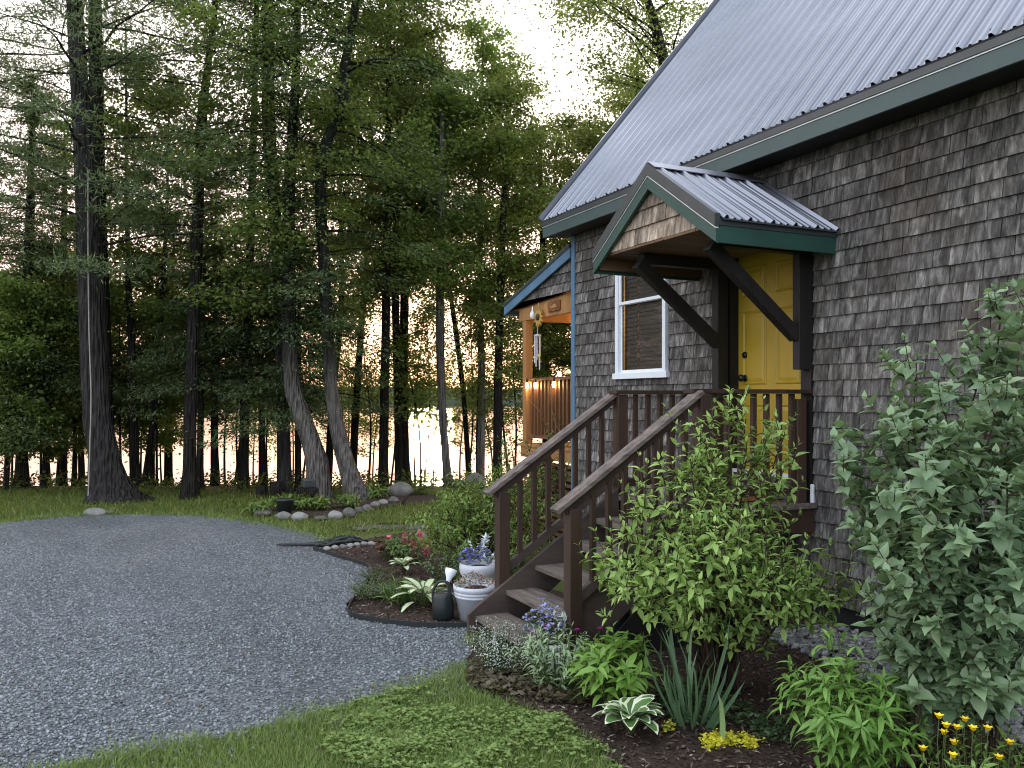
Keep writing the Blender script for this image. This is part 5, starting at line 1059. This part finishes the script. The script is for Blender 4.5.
# watering can
wb = gp_(443, 618); wb[2] = .024
can = empty('watering_can', wb, 'black plastic watering can with a white sprinkler head beside the white pots', 'watering can')
mb = MB(); mb.lathe(wb, [(.085, 0), (.095, .01), (.098, .08), (.099, .10), (.098, .12), (.090, .20), (.082, .235), (.070, .245), (.068, .24)], 28); mb.build('body', M_PLAST, can, True)
rt = np.array([CT, -ST, 0]); up = np.array([0, 0, 1.])
mb = MB(); mb.tube(smooth_path([wb - rt * .09 + up * .14, wb - rt * .085 + up * .26, wb - rt * .03 + up * .335, wb + rt * .045 + up * .32, wb + rt * .06 + up * .24], 20), .013, 8); mb.build('handle', M_PLAST, can, True)
s0, s1 = wb + rt * .085 + up * .10 + np.array([0, .03, 0]), wb + rt * .085 + up * .30 + np.array([0, .12, 0])
mb = MB(); mb.tube(np.linspace(s0, s1, 8), np.linspace(.022, .013, 8), 10); mb.build('spout', M_PLAST, can, True)
mb = MB(); d = unit(np.array([.25, .15, .6])); mb.tube([s1, s1 + d * .05, s1 + d * .09, s1 + d * .125, s1 + d * .128], [.016, .030, .052, .055, .002], 18); mb.build('sprinkler_head', M_PW, can, True)
# stones
def rockmat(name, lo, hi):
    k = NT(name); v = k.coord(); a = k.noise(v, 5, 6, .7); k.base(k.ramp(k.math('ADD', k.math('MULTIPLY', a, .7), k.math('MULTIPLY', k.orand(), .3)), [(.3, lo), (.75, hi)])); k.bump(a, .6, .05); return k.fin(.85, .25)
M_ROCK = rockmat('grey_rock', (.065, .062, .055), (.23, .218, .20)); M_ROCKL = rockmat('pale_rock', (.15, .146, .138), (.34, .33, .315))
def rock(label, base, rx, ry, rz, seed, mat=M_ROCK, group='stones around the rock bed', name='rock'):
    r = np.random.default_rng(seed); bm = bmesh.new(); bmesh.ops.create_icosphere(bm, subdivisions=3, radius=1)
    ds = unit(r.normal(0, 1, (9, 3))); hs = r.uniform(.72, .96, 9); rot = r.uniform(0, 6.28)
    for v in bm.verts:
        c = np.array(v.co)
        for d, h in zip(ds, hs):
            t = c @ d
            if t > h: c = c - d * (t - h) * .85
        c = c * (1 + .04 * math.sin(c[0] * 5 + seed) * math.cos(c[1] * 4)); c = c * np.array([rx, ry, rz]); ca, sa = CT, -ST
        v.co = (c[0] * ca - c[1] * sa, c[0] * sa + c[1] * ca, c[2] + rz * .55)
    me = bpy.data.meshes.new(name); bm.to_mesh(me); bm.free(); me.materials.append(mat); me.polygons.foreach_set('use_smooth', [True] * len(me.polygons))
    o = link_mesh(name, me, None); o.location = tuple(base); return tag(o, label, 'rock', group)
for i, (x, y, wpx, hpx, m, lab) in enumerate([
    (263, 516, 18, 8, 0, 'dark flat stone at the left end of the rock ring'), (283, 519, 17, 8, 0, 'grey rounded stone second in the rock ring, below the black pot'), (300, 520, 17, 9, 1, 'whitish peaked stone left of the middle of the rock ring'), (320, 520, 14, 5, 0, 'low half-buried stone between the two palest ring stones'), (335, 519, 15, 9, 1, 'whitest rounded stone in the middle of the rock ring'), (349, 517, 14, 10, 0, 'round tan stone right of the whitest ring stone'), (359, 513, 9, 7, 0, 'small grey stone right of the round tan stone'), (367, 511, 10, 7, 0, 'brownish stone where the rock ring turns back'), (375, 507, 10, 6, 0, 'small pale stone on the receding side of the rock ring'), (383, 504, 11, 5, 1, 'flat light stone on the receding side of the rock ring'), (393, 502, 12, 6, 0, 'grey stone just below the large boulder'), (344, 499, 8, 5, 0, 'small stone at the foot of the pale curved trunk')]):
    b = gp_(x, y, .01); Z = dep(b[0], b[1]); rock(lab, b, wpx / 2 * Z / F, wpx * .42 * Z / F, hpx * .62 * Z / F, 200 + i, M_ROCKL if m else M_ROCK)
def rock_at(lab, x, y, Z, wpx, hpx, seed, m, grp=None):
    b = at(x, y, Z); b[2] = gz(b[0], b[1]); rock(lab, b, wpx / 2 * Z / F, wpx * .42 * Z / F, hpx * .62 * Z / F, seed, m, grp)
rock_at('large rounded boulder at the far end of the rock bed', 400, 500, 17.6, 28, 15, 221, M_ROCK); rock_at('big grey boulder beside the slim pale-barked tree', 474, 486, 19.0, 24, 17, 222, M_ROCK); rock_at('low boulder left of the big grey boulder', 458, 487, 19.5, 14, 9, 223, M_ROCK)
rock_at('flat pale stone on the grass below the huge pine', 95, 517, 14.6, 22, 8, 224, M_ROCKL); rock_at('small stone to the right of the flat pale stone', 110, 515, 14.8, 9, 4, 225, M_ROCK); rock_at('light boulder behind the pink astilbe', 424, 540, 12.2, 17, 8, 226, M_ROCK)
for i, (x, y) in enumerate([(327, 550), (335, 549), (343, 548), (350, 547), (357, 546), (364, 545), (371, 545), (376, 546)]):
    b = gp_(x, y, .02); rock('small whitish stone in the row edging the back of the mulch bed', b, .05, .04, .035, 240 + i, M_ROCKL, 'edging stones behind the mulch bed')
# stack of flat stones, black pot and stumps in the rock bed
sb = gp_(306, 505, .02); st = empty('stone_stack', sb, 'dark stack of square stones under the curved trunk', 'stone stack')
for i, (wd, h) in enumerate(((.50, .16), (.36, .16), (.24, .16))):
    mb = MB(); c = sb + np.array([.02 * i, -.02 * i, .165 * i]); mb.box(c - np.array([wd / 2, wd / 2, 0]), c + np.array([wd / 2, wd / 2, h])); mb.build('stone', M_DTRIM if i == 2 else B_DARK, st, bevel=.02)
kb = gp_(285, 515, .02); kp = empty('black_pot', kb, 'black round pot standing at the left of the rock bed', 'pot'); mb = MB(); mb.lathe(kb, [(.10, 0), (.15, .24), (.16, .25), (.16, .28), (.14, .28), (.13, .25)], 20); mb.build('body', M_PLAST, kp, True); mb = MB(); mb.lathe(kb, [(.135, .24), (.09, .255), (.01, .26)], 16); mb.build('soil', M_MULCH, kp, True)
for x, y, hh, lab in ((276, 500, .35, 'short dark stump between the hemlock and the black pot'), (262, 498, .25, 'low dark stump farther left behind the rock ring')):
    b = at(x, y, 17.4); b[2] = gz(b[0], b[1]) - .05; mb = MB(); mb.lathe(b, [(.17, 0), (.13, .12), (.12, hh), (.10, hh + .01), (.01, hh + .015)], 12); tag(mb.build('tree_stump', B_DARK, None, True, off=b), lab, 'stump')
# black edging strip of the bed and the black tangle lying on the gravel
mb = MB(); E = smooth_path([gp_(x, y, .03) for x, y in [(313, 549), (340, 557), (369, 567), (368, 582), (351, 604), (351, 615), (380, 621), (410, 625), (440, 626), (472, 626)]], 60)
for a, b_ in zip(E[:-1], E[1:]): mb.beam(a + np.array([0, 0, .005]), b_ + (b_ - a) * .05 + np.array([0, 0, .005]), .012, .05)
tag(mb.build('garden_edging', M_PLAST, None, off=E[30]), 'black plastic edging strip curving along the mulch bed', 'edging')
fb = gp_(320, 545, .02); fo = empty('folded_umbrella', fb, 'black furled fabric with a long thin black pole lying on the gravel', 'furled fabric'); mb = MB(); a, b_ = gp_(277, 544.5, .04), gp_(330, 544, .05); mb.tube(np.linspace(a, b_, 6), [.012, .018, .02, .022, .025, .03], 8); mb.build('pole', M_PLAST, fo, True)
q = QB(); r2 = np.random.default_rng(5)
for i in range(9):
    p0, p1 = gp_(318 + r2.uniform(-4, 4), 544.5 + r2.uniform(-1.5, 1.5), .05), gp_(366 + r2.uniform(-8, 4), 541 + r2.uniform(-1.2, 1.2), .04); P = smooth_path([p0, (p0 + p1) / 2 + r2.normal(0, .06, 3) * np.array([1, 1, .4]) + np.array([0, 0, .03]), p1], 16); P += r2.normal(0, .008, P.shape); q.tube(P, .024 * np.sin(np.linspace(.25, 2.9, 16)) + .006, 7)
q.build('fabric', M_PLAST, fo, True)
# door mat, pipe stub, bucket under the steps
mt = MB(); mt.box((4.72, 5.68, LZ + .001), (5.30, 6.42, LZ + .016)); tag(mt.build('door_mat', plain('coir_mat', (.22, .10, .045), .95, .1, 0, .4, 40, bump=.8), None, bevel=.006, off=np.array([5.0, 6.05, LZ])), 'orange-brown door mat lying on the landing', 'door mat')
pp = MB(); pp.box((XW - .055, LY0 + .02, LZ + .001), (XW - .026, LY0 + .05, LZ + .16)); tag(pp.build('pipe_stub', M_WHITE, None, bevel=.008, off=np.array([XW - .04, LY0 + .035, LZ])), 'short white plastic stub standing on the landing against the shingles', 'pipe')
bk = np.array([3.75, 6.0, 0.0]); mb = MB(); mb.lathe(bk, [(.13, 0), (.16, .32), (.17, .325), (.17, .345), (.155, .345), (.14, .05)], 24); tag(mb.build('bucket', plain('grey_bucket', (.30, .32, .36), .5, .3), None, True, off=bk), 'pale grey bucket standing in the dark under the steps', 'bucket')
gb = at(567, 496, 9.2); gb[2] = .03
# porch: string lights, ornaments, plaque
def porch_pt(px, py, X=XW + .05): return wal(px, py, X)
M_BULB = emit('warm_bulb', (1.0, .62, .25), 16.0); M_WIRE = plain('light_wire', (.10, .07, .04), .6, .3, bump=0)
bp = [porch_pt(527, 386), porch_pt(535.5, 386), porch_pt(554, 385), np.array([XW + .6, 11.05, 2.36]), np.array([XW + 1.2, 11.05, 2.34]), np.array([XW + 1.8, 11.05, 2.36])]
sl_ = empty('string_lights', bp[0], 'string of warm glowing bulbs draped over the porch railing', 'string lights')
wire = [porch_pt(522, 384)] + [p + np.array([0, 0, .10]) for p in bp]; mb = MB(); mb.tube(smooth_path(wire, 50), .006, 5)
mb.tube(smooth_path([porch_pt(529, 384), porch_pt(530, 400), porch_pt(540, 412), porch_pt(541, 425), porch_pt(537, 436)], 24), .005, 5); mb.tube(smooth_path([porch_pt(551, 384), porch_pt(551, 404), porch_pt(556, 425), porch_pt(564, 436)], 20), .005, 5); mb.build('wire', M_WIRE, sl_, True)
for p in bp:
    mb = MB(); mb.lathe(p, [(.012, .09), (.016, .06), (.016, .045)], 10); mb.build('socket', M_BLK, sl_, True); mb = MB(); mb.lathe(p, [(.004, -.036), (.018, -.025), (.025, 0), (.020, .028), (.012, .045)], 12); mb.build('bulb', M_BULB, sl_, True)
ld = bpy.data.lights.new('porch_lamp', 'POINT'); ld.energy = 10; ld.color = (1, .58, .22); ld.shadow_soft_size = .1; lo = bpy.data.objects.new('porch_lamp', ld); COL.objects.link(lo); lo.location = (7.0, 10.3, 2.9); lo['kind'] = 'helper'
c = porch_pt(538, 317, XW + .0); mb = MB(); n = 12; pts = []
for i in range(2 * n): a = math.pi * i / n; rr = .14 if i % 2 == 0 else .085; pts.append((c[0], c[1] + rr * math.cos(a), c[2] + rr * math.sin(a)))
mb.prism(pts, (.02, 0, 0)); mb.tube([c + np.array([.01, 0, .12]), c + np.array([.01, 0, .20])], .004, 5)
sn = tag(mb.build('sunflower_ornament', plain('gold_metal', (.55, .36, .10), .4, .4, .4, .2), None, off=c), 'small golden sunburst ornament hanging from the porch beam', 'ornament'); mb = MB(); mb.lathe((0, 0, 0), [(.05, 0), (.04, .02), (.003, .028)], 14); mb.v = [(c[0] - p[2], c[1] + p[0], c[2] + p[1]) for p in mb.v]; mb.build('centre', M_BROWN, sn, True)
c = porch_pt(532.5, 315, XW + .0); mb = MB(); mb.lathe(c, [(.005, -.06), (.028, -.045), (.04, -.01), (.032, .03), (.012, .06), (.008, .12)], 16); tag(mb.build('white_globe', M_PW, None, True, off=c), 'white glass globe hanging at the top of the porch post', 'globe')
c = porch_pt(537.5, 336, XW + .03); wc = empty('wind_chime', c, 'pale tubular wind chime hanging beside the porch post', 'wind chime'); mb = MB(); mb.lathe(c, [(.05, 0), (.05, .015), (.01, .03)], 14); mb.tube([c + up * .02, c + up * .30], .004, 5); mb.build('disc', M_POT, wc)
for i in range(5): a = 1.2566 * i; p = c + np.array([math.cos(a) * .04, math.sin(a) * .04, 0]); mb = MB(); mb.tube([p, p - up * (.28 + .05 * i)], .009, 8); mb.build('tube', M_POT, wc, True)
c = porch_pt(555, 306, XW + .06); pq = MB(); pq.box((XW + .035, c[1] - .17, c[2] - .07), (XW + .058, c[1] + .17, c[2] + .07)); pl = tag(pq.build('wooden_plaque', plain('plaque_wood', (.20, .075, .03), .5, .3, 0, .4, 12, bump=.3), None, bevel=.006, off=c), 'small carved wooden plaque fixed to the porch beam', 'plaque'); mb = MB(); mb.prism([(XW + .034, c[1] - .12, c[2] - .02), (XW + .034, c[1] - .03, c[2] + .03), (XW + .034, c[1] + .05, c[2] - .005), (XW + .034, c[1] + .12, c[2] + .02), (XW + .034, c[1] + .05, c[2] - .035)], (-.008, 0, 0)); mb.build('relief', M_CEDAR, pl)
